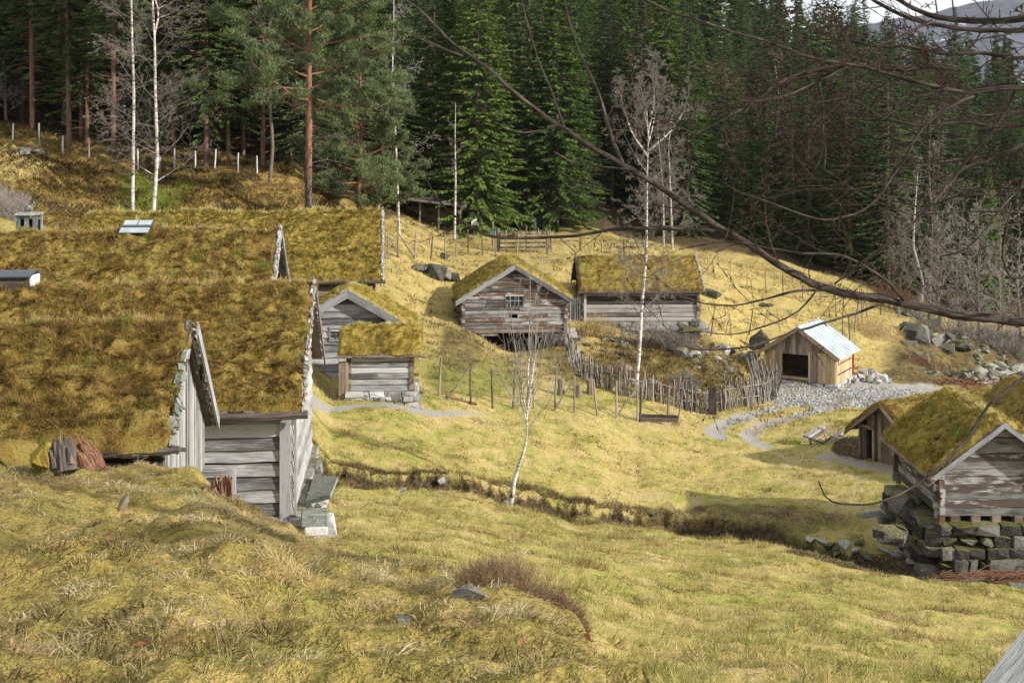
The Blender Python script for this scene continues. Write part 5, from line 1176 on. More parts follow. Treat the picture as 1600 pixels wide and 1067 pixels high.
    # rail at the lower right corner (fence rail beside the viewer)
    p0, p1 = P(1500, 1110, 2.2), P(1660, 905, 2.75); t = thing('hand_rail', 'weathered grey plank rail cutting the lower right corner', 'railing', (p0[0], p0[1], float(ground(p0[0], p0[1])[0]))); mb = MB()
    d = p1-p0; p0 = p0-d*.6; d = d*2.6; box(mb, p0, d, np.array([.16, -.02, .0]), np.array([0, .0, -.05])); mb.build('plank', M['rail'] if 'rail' in M else M['wood'], t)
    for f in (.15, .85):
        q = p0+d*f+[.1, 0, -.05]; mb = MB(); g = g3(q[0], q[1]); box(mb, q+[-.04, -.04, 0], np.array([.08, 0, 0]), np.array([0, .08, 0]), np.array([0, 0, g[2]-q[2]-.1])); mb.build('post', M['wood'], t)
    # boulders beside the shed
    for k, (px, row, s) in enumerate(((1342, 592, .7), (1356, 597, .8), (1349, 584, .65), (1368, 594, .9), (1380, 597, .85), (1337, 598, .55), (1362, 583, .55), (1388, 598, .7), (1374, 600, .5))):
        c = G(px, row, 66); rock('boulder', 'pale grey boulder in the heap right of the metal roofed shed', 'boulder', c+[0, 0, .2*s], (s, s*.8, s*.7), 'stone_l', 100+k, group='boulders heaped beside the shed')
    # outcrops
    for k, (px, row, dm, sz, lb) in enumerate(((678, 430, 74, (2.6, 1.5, 1.1), 'large lichen covered outcrop on the slope left of the middle barn'), (702, 437, 73, (1.3, 1.2, .8), 'paler boulder at the right end of the large outcrop'), (695, 405, 76, (.8, .6, .7), 'small pointed rock standing above the large outcrop'), (655, 422, 76, (1.4, .8, .5), 'low dark rock at the left end of the large outcrop'),
        (1110, 462, 78, (1.8, 1.2, .7), 'dark rocks just right of the broad barn wall'), (1195, 478, 78, (1.1, .7, .35), 'small grey rock in the middle of the yellow slope'), (40, 240, 60, (2.0, 1.1, .55), 'flat topped grey rock at the upper left below the fence'),
        (1080, 525, 66, (2.4, 1.2, .9), 'grey whaleback rock under the corner of the broad barn'), (1060, 552, 62, (1.2, .9, .7), 'mossy rock in the garden nearest the tall birch'), (1130, 548, 62, (1.5, .8, .7), 'dark mossy rock mid garden'), (1175, 560, 62, (1.0, .9, .7), 'dark rock at the upper end of the garden'),
        (1185, 545, 70, (1.5, .7, 1.6), 'pale streaked rock face left of the metal roofed shed'), (900, 555, 60, (.8, .6, .5), 'grey rock beside the top of the stick fence'), (975, 545, 62, (1.0, .6, .6), 'rounded rock in front of the broad barn'), (1435, 530, 78, (2.2, 1.2, 1.5), 'steep grey outcrop above the river bank'), (1465, 535, 78, (2.4, 1.2, 1.1), 'brown banded outcrop beside the steep grey one'), (1500, 545, 78, (1.8, 1.4, 1.0), 'dark rock on the river bank right of the outcrops'), (1420, 515, 80, (1.4, 1, .9), 'upper pale rock under the bare trees'),
        (790, 790, 36, (.6, .4, .3), 'small rock at the foot of the young birch'), (1018, 805, 42, (.45, .3, .32), 'rounded grey rock on the creek bank below the meadow'), (625, 768, 36, (.5, .3, .25), 'grey rock in the creek left of the young birch'))):
        c = G(px, row, dm); rock('rock', lb, 'rock', c+[0, 0, sz[2]*.18], sz, 'stone_m' if k % 3 else 'stone', 200+k, n=22)
    # creek stones (copies)
    protos = [rock('creek_stone', 'wet grey stone in the creek bed', 'stone', np.array([0, 0, 0.]), (.5, .38, .3), ('stone', 'stone_m', 'stone_l')[k], 300+k, group='stones along the creek') for k in range(3)]
    spots = [(1283, 848, 39), (1300, 855, 38.6), (1320, 852, 38.9), (1335, 862, 38.3), (1345, 850, 38.8), (1390, 850, 38.2), (1380, 862, 38), (1310, 868, 38), (1400, 868, 37.5), (1265, 845, 39.4), (1350, 870, 37.6), (1425, 880, 36.8)]
    for i in range(120):
        t = RNG.random()*(len(CRK)-1); a = CRK[int(t)]; b = CRK[min(int(t)+1, len(CRK)-1)]; f = t % 1; spots.append((0, 0, 0, a[0]*(1-f)+b[0]*f+RNG.normal()*.2, a[1]*(1-f)+b[1]*f+RNG.normal()*.5))
    for i, s in enumerate(spots):
        o = protos[i] if i < 3 else protos[i % 3].copy()
        if i >= 3: COL.objects.link(o)
        q = G(s[0], s[1], 37.5 if s[0] < 1400 else 36.5)+[0, 0, .04] if len(s) == 3 else g3(s[3], s[4]); k = RNG.uniform(.4, 1.1) if len(s) > 3 else RNG.uniform(.8, 1.35)
        o.location = tuple(q+[0, 0, .02]); o.rotation_euler = (RNG.uniform(-.3, .3), RNG.uniform(-.3, .3), RNG.random()*6.28); o.scale = (k, k, k*.8)
    # river bank stones
    rp = [rock('bank_stone', 'broken grey stone on the rocky river bank', 'stone', np.array([0, 0, 0.]), (.9, .7, .6), ('stone', 'stone_m', 'stone_m')[k], 330+k, group='stones on the river bank') for k in range(3)]
    for i in range(250):
        o = rp[i] if i < 3 else rp[i % 3].copy()
        if i >= 3: COL.objects.link(o)
        D = RNG.uniform(79, 97); px = RNG.uniform(1410, 1640) if i % 2 else RNG.uniform(1520, 1640); q = GDp(px, D); k = RNG.uniform(.25, 1.2)**1.3; k *= 1+.6*(px < 1520)
        o.location = tuple(q); o.rotation_euler = (RNG.uniform(-.5, .5), RNG.uniform(-.5, .5), RNG.random()*6.28); o.scale = (k*1.2, k, k*.8)
    gp = [rock('garden_stone', 'lichen grey stone among the garden brambles', 'stone', np.array([0, 0, 0.]), (.7, .6, .5), ('stone', 'stone_m', 'stone')[k], 360+k, group='stones in the garden') for k in range(3)]
    for i in range(70):
        o = gp[i] if i < 3 else gp[i % 3].copy()
        if i >= 3: COL.objects.link(o)
        q = GDp(RNG.uniform(905, 1190), RNG.uniform(62, 74)); k = RNG.uniform(.4, 1.3)
        o.location = tuple(q+[0, 0, .03]); o.rotation_euler = (RNG.uniform(-.3, .3), RNG.uniform(-.3, .3), RNG.random()*6.28); o.scale = (k*1.3, k, k*.8)
    # gravel in front of the shed
    mb = MB()
    for k in range(5200):
        D = RNG.uniform(62.5, 70.3); px = RNG.uniform(1200, 1470); q = GDp(px, D)
        if samp(m_path, q[:1], q[1:2])[0] < .35 or any(inside(q[:1], q[1:2], f)[0] for f in FOOT): continue
        s = RNG.uniform(.04, .115); a = RNG.random(3)*6.28; e = RNG.normal(size=(3, 3)); e, _ = np.linalg.qr(e); box(mb, q-(e[0]+e[1]+e[2])*s/2*.6, e[0]*s, e[1]*s*.8, e[2]*s*.5)
    tag(mb.build('gravel', M['stone_l']), 'pale crushed stone spread before the metal roofed shed', kind='stuff')
    # brushwood heap by the river
    mb = MB(); n = 260; c = G(1490, 605, 70); p = c+RNG.normal(size=(n, 3))*[1.5, .7, .12]+[0, 0, .15]; d = RNG.normal(size=(n, 3))*[1, .6, .25]; cones(mb, p-d*.5, p+d*.5, .03, .015, 4, RNG.random(n))
    tag(mb.build('brushwood', M['rot']), 'heap of reddish brushwood below the river bank', 'brushwood')
    mb = MB(); n = 160; c = P(1570, 900, 36.6); p = c+RNG.normal(size=(n, 3))*[.6, .2, .06]; d = RNG.normal(size=(n, 3))*[.9, .3, .08]; cones(mb, p-d*.5, p+d*.5, .012, .006, 4, RNG.random(n))
    tag(mb.build('brushwood', M['rot']), 'reddish driftwood at the foot of the storehouse boulders', 'brushwood')
    t = GDp(1350, 41.2); rock('flat_rock', 'thin flat rock jutting beside the storehouse footing', 'rock', P(1365, 803, 41.5), (1.3, .7, .22), 'stone_s', 77)
    rock('boulder', 'large dark boulder under the left corner of the storehouse', 'boulder', P(1415, 800, 42.3), (1.3, 1.6, 1.6), 'stone_m', 78); rock('boulder', 'squat mossy boulder at the creek edge left of the footing', 'boulder', P(1395, 835, 40.3), (1.1, .8, .7), 'stone_m', 79)
M['wood_h'] = m_wood('smoky logs', (.05, .042, .038), (.17, .15, .135), (.36, .34, .32), tonal=.5)
M['rail'] = m_wood('rail wood', (.12, .12, .115), (.22, .23, .22), (.36, .37, .355), scale=2.5)
# ------------------------------------------------------------------ trees
def rot_about(v, ax, a):
    ax = nrm(ax); return v*math.cos(a)+np.cross(ax, v)*math.sin(a)+ax*np.dot(ax, v)*(1-math.cos(a))
def perp(d, rng):
    r = rng.normal(size=3); r -= d*np.dot(r, d); return nrm(r)
def grow(rng, S, p, d, L, r, depth, o, step=None):
    """one branch with children, segments appended to S as (p0,p1,r0,r1,depth)"""
    n = max(2, int(L/o['seg'][min(depth, len(o['seg'])-1)])); st = L/n; pts = [p]
    k = o['kids'][min(depth, len(o['kids'])-1)]*rng.uniform(.7, 1.3); cnt = 0; side = rng.random()*6
    for i in range(n):
        d = nrm(d+rng.normal(size=3)*o['wob']+np.array([0, 0, o['up'][min(depth, len(o['up'])-1)]])*st)
        q = p+d*st; f0, f1 = i/n, (i+1)/n; r0 = r*(1-.85*f0); r1 = r*(1-.85*f1)
        S.append((p, q, r0, r1, depth)); p = q
        if depth < o['depth'] and f1 > .15:
            m = int(cnt+k/n*1.15)-int(cnt); cnt += k/n*1.15
            for _ in range(m):
                side += 2.4; a = rot_about(perp(d, rng) if o.get('rnd', 1) else np.cross(d, [0, 1, 0]), d, side)
                ang = math.radians(rng.uniform(*o['ang'])); cd = nrm(d*math.cos(ang)+a*math.sin(ang))
                grow(rng, S, p, cd, L*o['len'][min(depth, len(o['len'])-1)]*rng.uniform(.5, 1.1)*(1-.45*f1), max(r1*.65, o['rmin']), depth+1, o)
def segs_to_mb(S, sides=(8, 5, 4, 3, 3), tone=None, rmin=.003, sel=None):
    mb = MB()
    for dpt in sorted(set(s[4] for s in S)):
        T = [s for s in S if s[4] == dpt and (sel is None or sel(s))]
        if not T: continue
        cones(mb, [s[0] for s in T], [s[1] for s in T], [max(s[2], rmin) for s in T], [max(s[3], rmin) for s in T], sides[min(dpt, len(sides)-1)], tone if tone is not None else RNG.random(len(T)))
    return mb
def spruce_mesh(seed, h, R, crown0=.06, nw=None, sp=.30, spray=.36, droop=.25, dens=1.):
    rng = np.random.default_rng(seed); tr = MB(); n = 14
    z = np.linspace(-.4, h, n); x = np.cumsum(rng.normal(size=n)*.02); tube(tr, np.stack([x, x*.5, z], 1), np.linspace(h*.0055+.03, .015, n), 7, tone=.5)
    # dead lower branches
    if crown0 > .12:
        p0 = []; p1 = []
        for k in range(int(44*crown0/.3)):
            zz = h*crown0*rng.uniform(.25, 1.1); a = rng.random()*6.28; L = rng.uniform(.5, R*.55)
            d = np.array([math.cos(a), math.sin(a), rng.uniform(-.25, .35)]); p0.append([0, 0, zz]); p1.append(np.array([0, 0, zz])+d*L)
        cones(tr, p0, p1, .03, .006, 4, .3)
    P0 = []; DR = []; LN = []; WD = []; TN = []; b0 = []; b1 = []; br = []
    zc = h*crown0
    while zc < h*.985:
        t = (zc-h*crown0)/(h*(1-crown0)); Rr = R*((1-t)**.78)*(1-.35*math.exp(-t*9) if crown0 > .15 else 1.)
        nb = int((5+3*rng.random())*dens)+1; a0 = rng.random()*6.28
        for k in range(nb):
            a = a0+k/nb*6.28+rng.normal()*.25; zj = zc+rng.uniform(-.5, .5)*sp*1.2; L = max(.18, Rr*rng.uniform(.62, 1.12)); el = (.35*t-.12)+rng.normal()*.08
            m = max(3, int(L/.5)+1); pp = np.zeros((m+1, 3)); pp[0] = [0, 0, zj]
            for i in range(m):
                f = (i+.5)/m; e = el-droop*math.sin(f*math.pi*.75)+.28*f*f; pp[i+1] = pp[i]+np.array([math.cos(a)*math.cos(e), math.sin(a)*math.cos(e), math.sin(e)])*L/m
            for i in range(m): b0.append(pp[i]); b1.append(pp[i+1]); br.append(.03*(1-i/m)*L/R+.008)
            ns = max(5, int(L/.062)); f = .12+.88*np.sqrt(rng.random(ns)) if L > 1 else rng.random(ns)
            ii = f*m; i0 = np.minimum(ii.astype(int), m-1); fr = (ii-i0)[:, None]; q = pp[i0]*(1-fr)+pp[i0+1]*fr
            dd = nrm(pp[i0+1]-pp[i0]); sd = np.array([-math.sin(a), math.cos(a), 0.])
            s = rng.choice([-1, 1], ns)[:, None]*rng.uniform(.25, 1.1, (ns, 1))
            dr = nrm(dd*.75+sd*s+np.array([0, 0, -.35])*rng.random((ns, 1))*1.4)
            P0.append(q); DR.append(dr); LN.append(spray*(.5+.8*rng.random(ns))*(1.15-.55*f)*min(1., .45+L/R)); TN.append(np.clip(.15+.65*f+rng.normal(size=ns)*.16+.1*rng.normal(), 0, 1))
        zc += sp*(1-.35*t)*rng.uniform(.8, 1.2)
    cones(tr, b0, b1, br, np.array(br)*.75, 3, .3)
    P0, DR, LN, TN = (np.concatenate(a) for a in (P0, DR, LN, TN)); n = len(P0)
    up = np.array([0, 0, 1.])+rng.normal(size=(n, 3))*.45; s = nrm(np.cross(DR, up)); W = (LN*rng.uniform(.2, .34, n))[:, None]
    m = P0+DR*LN[:, None]*.45+np.array([0, 0, .02]); tip = P0+DR*LN[:, None]-np.array([0, 0, 1])*LN[:, None]*.12
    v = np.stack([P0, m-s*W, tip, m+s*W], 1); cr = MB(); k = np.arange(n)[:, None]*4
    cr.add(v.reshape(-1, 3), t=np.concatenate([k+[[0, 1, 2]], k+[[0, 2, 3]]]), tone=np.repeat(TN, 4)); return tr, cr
def mk_tree(name, label, cat, tr, cr, mt, mc, group=None, loc=(0, 0, 0)):
    t = thing(name, label, cat, (0, 0, 0), group)
    a = tr.build('trunk', M[mt], t); 
    if cr: cr.build('crown', M[mc], t)
    t.location = loc; return t
def put(proto, x, y, s, label=None, group=None, rot=None, used=set(), sx=None, lean=0):
    if proto.name in used:
        o = copy_tree(proto)
    else: o = proto; used.add(proto.name)
    o.location = tuple(g3(x, y)-[0, 0, .05]); o.scale = (s*(sx or 1), s*(sx or 1), s); o.rotation_euler = (lean, RNG.normal()*.012, RNG.random()*6.28 if rot is None else rot)
    if label: o['label'] = label
    if group is not None: o['group'] = group
    return o
def birch(name, label, px, row, path, r0, seed, o=None, dmin=20, mat='birch', twig='twig', limb0=.3, nl=26, limbL=.32, D=None, cat='birch', topk=1., extra=()):
    """path: list of (px,row) of the trunk going up from the base; D fixed to the base distance"""
    rng = np.random.default_rng(seed); b = G(px, row, dmin) if D is None else GDp(px, D); Dd = b[1]
    pts = [b-[0, 0, .2], b]+[P(a, c, Dd) for a, c in path]; pts = np.array(pts); pts[2:, 1] += np.cumsum(rng.normal(size=len(pts)-2))*.04
    s = np.concatenate([[0], np.cumsum(np.linalg.norm(np.diff(pts, axis=0), axis=1))]); n = int(s[-1]/.5)+3; u = np.linspace(0, s[-1], n)
    tp = np.stack([np.interp(u, s, pts[:, k]) for k in range(3)], 1); tp[1:-1] = tp[1:-1]*.5+.25*(tp[2:]+tp[:-2]); H = s[-1]
    rr = r0*(1-.88*(u/s[-1])**1.1)
    root = thing(name, label, cat, tuple(b)); mb = MB(); tube(mb, tp, rr, 9, rough=.03); S = []
    op = dict(seg=(.5, .35, .25, .2), kids=(8, 8, 6, 4), wob=.10, up=(.12, .05, -.12, -.3), depth=4, ang=(25, 60), len=(.55, .5, .5, .6), rmin=.006); op.update(o or {})
    for k in range(nl):
        f = limb0+(1-limb0)*(k+rng.random())/nl; p = np.array([np.interp(f*H, u, tp[:, j]) for j in range(3)]); a = k*2.4+rng.normal()*.4; el = rng.uniform(.35, .9)
        d = np.array([math.cos(a)*math.cos(el), math.sin(a)*math.cos(el), math.sin(el)]); L = H*limbL*(1.1-.75*f)*rng.uniform(.6, 1.15)*topk
        grow(rng, S, p, d, L, max(.012, float(np.interp(f*H, u, rr))*.3), 1, op)
    for (f, a, el, L, r) in extra:
        p = np.array([np.interp(f*H, u, tp[:, j]) for j in range(3)]); grow(rng, S, p, np.array([math.cos(a)*math.cos(el), math.sin(a)*math.cos(el), math.sin(el)]), L, r, 0, op)
    big = [s_ for s_ in S if s_[2] > .026]; 
    if big: cones(mb, [q[0] for q in big], [q[1] for q in big], [q[2] for q in big], [q[3] for q in big], 5)
    mb.build('trunk', M[mat], root, smooth=True)
    sm = [s_ for s_ in S if s_[2] <= .026]; c = segs_to_mb(sm, (5, 4, 3, 3, 3), rmin=Dd*.000085); c.build('crown', M[twig], root)
    return root
def pine_hero(name, label, px, row, top, r0, seed, dmin, D=None, c0=.3, R=4.2, nl=46, lead=None, bare=8, cl=1.):
    rng = np.random.default_rng(seed); b = G(px, row, dmin) if D is None else GDp(px, D); Dd = b[1]
    H = Z(top, Dd)-b[2]; n = 16; z = np.linspace(-.3, H, n); tp = np.stack([b[0]+np.cumsum(rng.normal(size=n)*.03), b[1]+np.cumsum(rng.normal(size=n)*.03), b[2]+z], 1); rr = r0*(1-.8*np.linspace(0, 1, n)**1.2)
    root = thing(name, label, 'pine tree', tuple(b)); mb = MB(); tube(mb, tp, rr, 12, rough=.03); v = mb.v[0]; mb.tone[0] = np.clip((v[:, 2]-b[2])/H*2., 0, 1)
    S = []; op = dict(seg=(.6, .45, .35), kids=(7, 5), wob=.13, up=(.06, .08, .10), depth=2, ang=(25, 60), len=(.45, .45), rmin=.014)
    for k in range(nl):
        f = c0+(1-c0)*(k+rng.random())/nl; p = np.array([np.interp(f*H, z, tp[:, j]) for j in range(3)]); a = k*2.4+rng.normal()*.3; el = rng.uniform(-.15, .25)+.5*f
        L = R*(1.2-.85*f**1.5)*rng.uniform(.5, 1.1); grow(rng, S, p, np.array([math.cos(a)*math.cos(el), math.sin(a)*math.cos(el), math.sin(el)]), L, .07*(1.1-f)+.015, 0, op)
    for k in range(bare):
        f = c0*rng.uniform(.35, 1.15); p = np.array([np.interp(f*H, z, tp[:, j]) for j in range(3)]); a = rng.uniform(-1.2, 1.2) if k % 3 else rng.random()*6.28; S2 = []
        grow(rng, S2, p, np.array([math.cos(a), math.sin(a)*.6, rng.uniform(-.1, .3)]), rng.uniform(1.2, 3.4), .035, 1, dict(op, up=(-.1, -.16, -.1), kids=(3, 3)))
        cones(mb, [q[0] for q in S2], [q[1] for q in S2], [q[2] for q in S2], [q[3] for q in S2], 5, .25)
    cones(mb, [q[0] for q in S], [q[1] for q in S], [max(q[2], .012) for q in S], [max(q[3], .01) for q in S], 5, .7)
    mb.build('trunk', M['pinebark'], root, smooth=True)
    ends = [q for q in S if q[4] >= 1]; cr = MB(); C = np.array([q[1] for q in ends]); m = len(C); per = int(26*cl)
    c = np.repeat(C, per, 0)+rng.normal(size=(m*per, 3))*[.16, .16, .08]; d = nrm(rng.normal(size=(m*per, 3))+[0, 0, .45]); tn = np.repeat(np.clip(rng.normal(size=m)*.22+.5, 0, 1), per)
    blades(cr, c, d, rng.uniform(.14, .3, m*per), .05, np.clip(tn+rng.normal(size=m*per)*.1+d[:, 2]*.1, 0, 1)); cr.build('crown', M['pine'], root); return root
EDGE = lambda px: float(np.interp(px, [-900, 0, 150, 300, 480, 600, 700, 850, 950, 1100, 1200, 1300, 1400, 1600, 2600], [86, 84, 85, 88, 86, 94, 101, 105, 110, 108, 110, 108, 102, 103, 103]))
def forest_build():
    rng = np.random.default_rng(99); protos = []; GR = 'spruces of the dense forest'
    for k, (h, R_, c0, dr) in enumerate([(24, 3.9, .03, .25), (22, 3.4, .05, .35), (26, 3.6, .10, .2), (19, 3.3, .02, .3), (24, 3.2, .15, .3), (27, 3.4, .24, .3)]):
        t, c = spruce_mesh(10+k, h, R_, c0, droop=dr); protos.append(mk_tree('spruce_tree', 'dark green spruce standing among the dense forest behind the farm', 'spruce', t, c, 'bark_r' if k > 3 else 'bark', 'spruce', GR))
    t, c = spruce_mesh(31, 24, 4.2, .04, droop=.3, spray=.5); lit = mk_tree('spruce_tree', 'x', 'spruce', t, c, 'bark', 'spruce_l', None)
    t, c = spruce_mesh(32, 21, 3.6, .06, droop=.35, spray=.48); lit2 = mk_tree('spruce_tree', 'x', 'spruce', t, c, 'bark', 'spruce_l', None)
    # individual spruces at the forest edge
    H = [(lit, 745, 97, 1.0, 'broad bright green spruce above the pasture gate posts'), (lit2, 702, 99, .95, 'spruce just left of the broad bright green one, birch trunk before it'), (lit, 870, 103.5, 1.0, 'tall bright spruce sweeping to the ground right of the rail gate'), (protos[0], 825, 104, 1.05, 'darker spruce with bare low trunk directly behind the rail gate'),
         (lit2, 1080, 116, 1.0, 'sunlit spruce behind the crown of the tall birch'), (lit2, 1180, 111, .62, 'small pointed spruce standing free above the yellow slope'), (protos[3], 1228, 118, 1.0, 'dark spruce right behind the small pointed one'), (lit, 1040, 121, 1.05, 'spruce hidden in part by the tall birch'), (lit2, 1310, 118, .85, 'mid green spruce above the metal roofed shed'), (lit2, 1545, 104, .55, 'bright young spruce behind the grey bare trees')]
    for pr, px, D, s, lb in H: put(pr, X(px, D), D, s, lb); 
    for o in list(bpy.data.objects):
        if o.get('label') == 'x': pass
    for o in bpy.data.objects:
        if o.parent is None and o.name.startswith('spruce_tree') and o.get('label') in [h[4] for h in H] and 'group' in o.keys(): del o['group']
    # trees with bare lower trunks on the left slope
    L = [(50, 83, 5, 1.0, 'far left spruce with bare dark trunk by the first fence post'), (107, 80.5, 5, .9, 'bare trunked spruce between the second and third fence post'), (136, 82, 4, .85, 'slim spruce with low branches near the third fence post'), (178, 79, 5, .95, 'bare reddish spruce trunk left of the two white birches'), (272, 84, 4, .9, 'spruce right behind the right hand white birch'),
         (322, 81.5, 4, 1.0, 'leaning pale trunked spruce between two fence posts'), (357, 82.5, 4, .9, 'straight dark spruce trunk right of the leaning pale one'), (410, 83, 5, .9, 'reddish bare trunk beside the grey crooked birch'), (380, 90, 4, .9, 'thin dark trunk deeper in the wood behind the last fence posts')]
    for px, D, k, s, lb in L: o = put(protos[k], X(px, D), D, s, lb); o.pop('group') if False else None; 
    for o in bpy.data.objects:
        if o.get('label') in [l[4] for l in L] and 'group' in o.keys(): del o['group']
    # the body of the forest, row after row
    cnt = 0; pts = []
    def free(x, y, d):
        return all((x-a)**2+(y-b)**2 > d*d for a, b in pts)
    hero = [(X(px, D), D) for _, px, D, _, _ in H]+[(X(px, D), D) for px, D, *_ in L]+[(X(485, 72), 72)]
    pts += hero
    rows = [(3, 3.4), (7, 3.6), (11, 3.8), (16, 4.5), (22, 5), (30, 6), (40, 6.5), (52, 8), (68, 9), (88, 10), (112, 12)]
    for off, gap in rows:
        px = -110
        while px < 1720:
            D = EDGE(px)+off+rng.uniform(-1.6, 1.6); x = X(px, D); step = gap/D*F*rng.uniform(.75, 1.25)
            left = px < 430
            if off > 30 and px < 1000: px += step*3; continue
            if free(x, D, 2.4 if off < 14 else 3.2) and cnt < 262 and not (off < 6 and 1420 < px):
                if left and off < 6: k = int(rng.choice([4, 5, 4, 1]))
                elif left and off < 12: k = int(rng.choice([0, 2, 4, 3]))
                elif off < 8 and 930 < px < 1060: px += step; continue
                else: k = int(rng.choice([0, 1, 2, 3, 0, 2]))
                s = rng.uniform(.78, 1.12)*(1.0 if px < 1050 else .88)
                if off > 60: s *= .95
                put(protos[k], x, D, s, 'dark green spruce standing among the dense forest behind the farm', GR); pts.append((x, D)); cnt += 1
            px += step
    print('forest trees', cnt)
    # the wood further up the hill, one mass
    t, c = spruce_mesh(77, 20, 3.2, .05, sp=.9, spray=1.1, dens=.6); V = np.concatenate(c.v); T = np.concatenate(c.t); TN = np.concatenate(c.tone); mb = MB()
    for D in np.arange(150, 330, 9.):
        px = -100
        while px < 1720:
            if not (D < 215 and px > 990):
                x = X(px, D); z = float(ground(x, D)[0]); s = rng.uniform(.75, 1.15); a = rng.random()*6.28; cc, ss = math.cos(a)*s, math.sin(a)*s
                mb.add(V@np.array([[cc, ss, 0], [-ss, cc, 0], [0, 0, s]])+[x, D+rng.uniform(-4, 4), z], t=T, tone=TN)
            px += 7.5/D*F*rng.uniform(.8, 1.3)
    tag(mb.build('distant_forest', M['spruce']), 'spruce forest covering the hillside further back', kind='stuff')
def heroes():
    tw = dict(depth=3)
    pine_hero('pine_tree', 'big orange barked pine rising behind the rearmost turf roof', 484, 322, -260, .215, 5, 60, D=70.5, c0=.30, R=5.2, nl=58, bare=14, cl=1.25)
    pine_hero('pine_tree', 'smaller bushy pine with low green boughs right of the orange barked pine', 560, 330, 60, .16, 6, 60, D=80, c0=.08, R=4.4, nl=44, bare=4)
    birch('birch_tree', 'left of the two straight white birches behind the roofs', 207, 330, [(208, 250), (209, 150), (206, 60), (204, -60), (205, -160)], .10, 1, D=68, limb0=.22, nl=34, limbL=.20)
    birch('birch_tree', 'right of the two white birches, forking near the top of the picture', 238, 330, [(246, 240), (243, 150), (242, 60), (240, 20), (238, -60), (242, -170)], .11, 2, D=68, limb0=.15, nl=42, limbL=.24, extra=((.58, .3, 1.2, 5., .06),))
    birch('birch_tree', 'crooked grey birch at the end of the upper fence', 421, 292, [(426, 230), (421, 150), (420, 100), (412, 50), (403, 0), (400, -60)], .12, 3, D=76, mat='bark', limb0=.35, nl=24, limbL=.22, twig='twig_p')
    birch('birch_tree', 'thin white birch among pine boughs beside the rearmost roof end', 624, 340, [(620, 260), (617, 190), (613, 110), (615, 30), (616, -60)], .09, 4, D=86, limb0=.3, nl=22, limbL=.16, twig='twig_p')
    birch('birch_tree', 'short broken looking birch trunk in front of the bright green spruce', 710, 360, [(711, 330), (712, 280), (711, 220), (712, 160)], .10, 5, D=93, limb0=.4, nl=10, limbL=.15)
    birch('birch_tree', 'tall birch in front of the broad barn, its crown a purple haze of twigs', 994, 598, [(1000, 540), (1003, 480), (1010, 400), (1011, 330), (1012, 260), (1013, 225), (1015, 195)], .10, 6, D=62.5, limb0=.25, nl=44, limbL=.19, o=dict(kids=(9, 9, 8, 5), up=(.12, .12, .03, -.12)), extra=[(f_, a_, e_, L_, r_) for f_, a_, e_, L_, r_ in ((.88, 3.2, .95, 3.6, .05), (.9, .1, .9, 3.6, .055), (.93, 1.2, 1.1, 3.0, .04), (.95, 4.4, 1.1, 3.0, .04), (.97, 2.6, 1.2, 3.0, .04), (.99, 5.6, 1.2, 3.2, .04), (.99, .5, 1.35, 3.2, .04), (.82, 2.9, .6, 2.6, .035), (.78, 5.9, .6, 2.6, .035))])
    birch('birch_tree', 'slender pale birch behind the crown of the tall birch', 1037, 382, [(1037, 340), (1036, 290), (1030, 230), (1026, 190)], .08, 7, D=99, limb0=.1, nl=30, limbL=.28)
    birch('birch_tree', 'second slender birch behind the tall one, slightly leaning', 1051, 384, [(1049, 340), (1047, 290), (1044, 230), (1050, 180)], .09, 8, D=99, limb0=.1, nl=30, limbL=.28)
    birch('young_birch', 'bare young birch with kinked white stem beside the creek', 795, 778, [(803, 748), (818, 706), (826, 685), (822, 660), (824, 634)], .095, 9, D=41.5, limb0=.7, nl=4, limbL=.2, twig='twig_p', o=dict(kids=(6, 5, 4), up=(.25, .3, .3), depth=3, ang=(12, 30), wob=.045, rmin=.004), extra=[(f_, a_, e_, L_, r_) for f_, a_, e_, L_, r_ in ((.99, .2, 1.5, 5.2, .032), (.97, 0., 1.38, 3.2, .04), (.95, 3.3, 1.32, 3.2, .036), (.93, .4, 1.2, 2.8, .03), (.9, 2.7, 1.15, 3.0, .03), (.96, 5.6, 1.35, 2.8, .03), (.92, 1.2, 1.3, 2.6, .026), (.85, 3.0, 1.0, 2.6, .026), (.8, .1, 1.0, 2.4, .022))])
    # bare trees on the right
    for k, (px, D, top, r, lb, mat, tw_) in enumerate([(1437, 92, 270, .11, 'orange lit bare trunk among the grey trees right of the slope', 'birch', 'twig'), (1452, 95, 190, .13, 'taller grey bare tree just right of the orange lit trunk', 'bark', 'twig'), (1470, 90, 330, .09, 'thin leaning grey tree above the river outcrops', 'bark', 'twig_p'), (1500, 93, 300, .10, 'bare grey tree in the middle of the riverside thicket', 'bark', 'twig'),
            (1530, 90, 320, .10, 'bare bushy tree left of the right edge thicket', 'bark', 'twig_p'), (1560, 92, 300, .10, 'grey twiggy tree near the right edge above the river', 'bark', 'twig'), (1592, 88, 330, .11, 'rightmost bare tree leaning over the river', 'bark', 'twig_p'), (1410, 98, 330, .08, 'slim bare tree at the forest edge left of the orange lit trunk', 'bark', 'twig'),
            (1215, 135, 90, .13, 'brownish bare birch rising among spruces at the upper right', 'birch', 'twig'), (1320, 140, 120, .13, 'bare birch among spruces above the metal roofed shed', 'birch', 'twig'), (1390, 145, 100, .13, 'purple brown bare tree high in the forest at the upper right', 'birch', 'twig'), (10, 88, 60, .12, 'grey twiggy bare tree at the far upper left edge', 'bark', 'twig_p'), (232, 86, 10, .1, 'bare brown tree between and behind the two white birches', 'bark', 'twig')]):
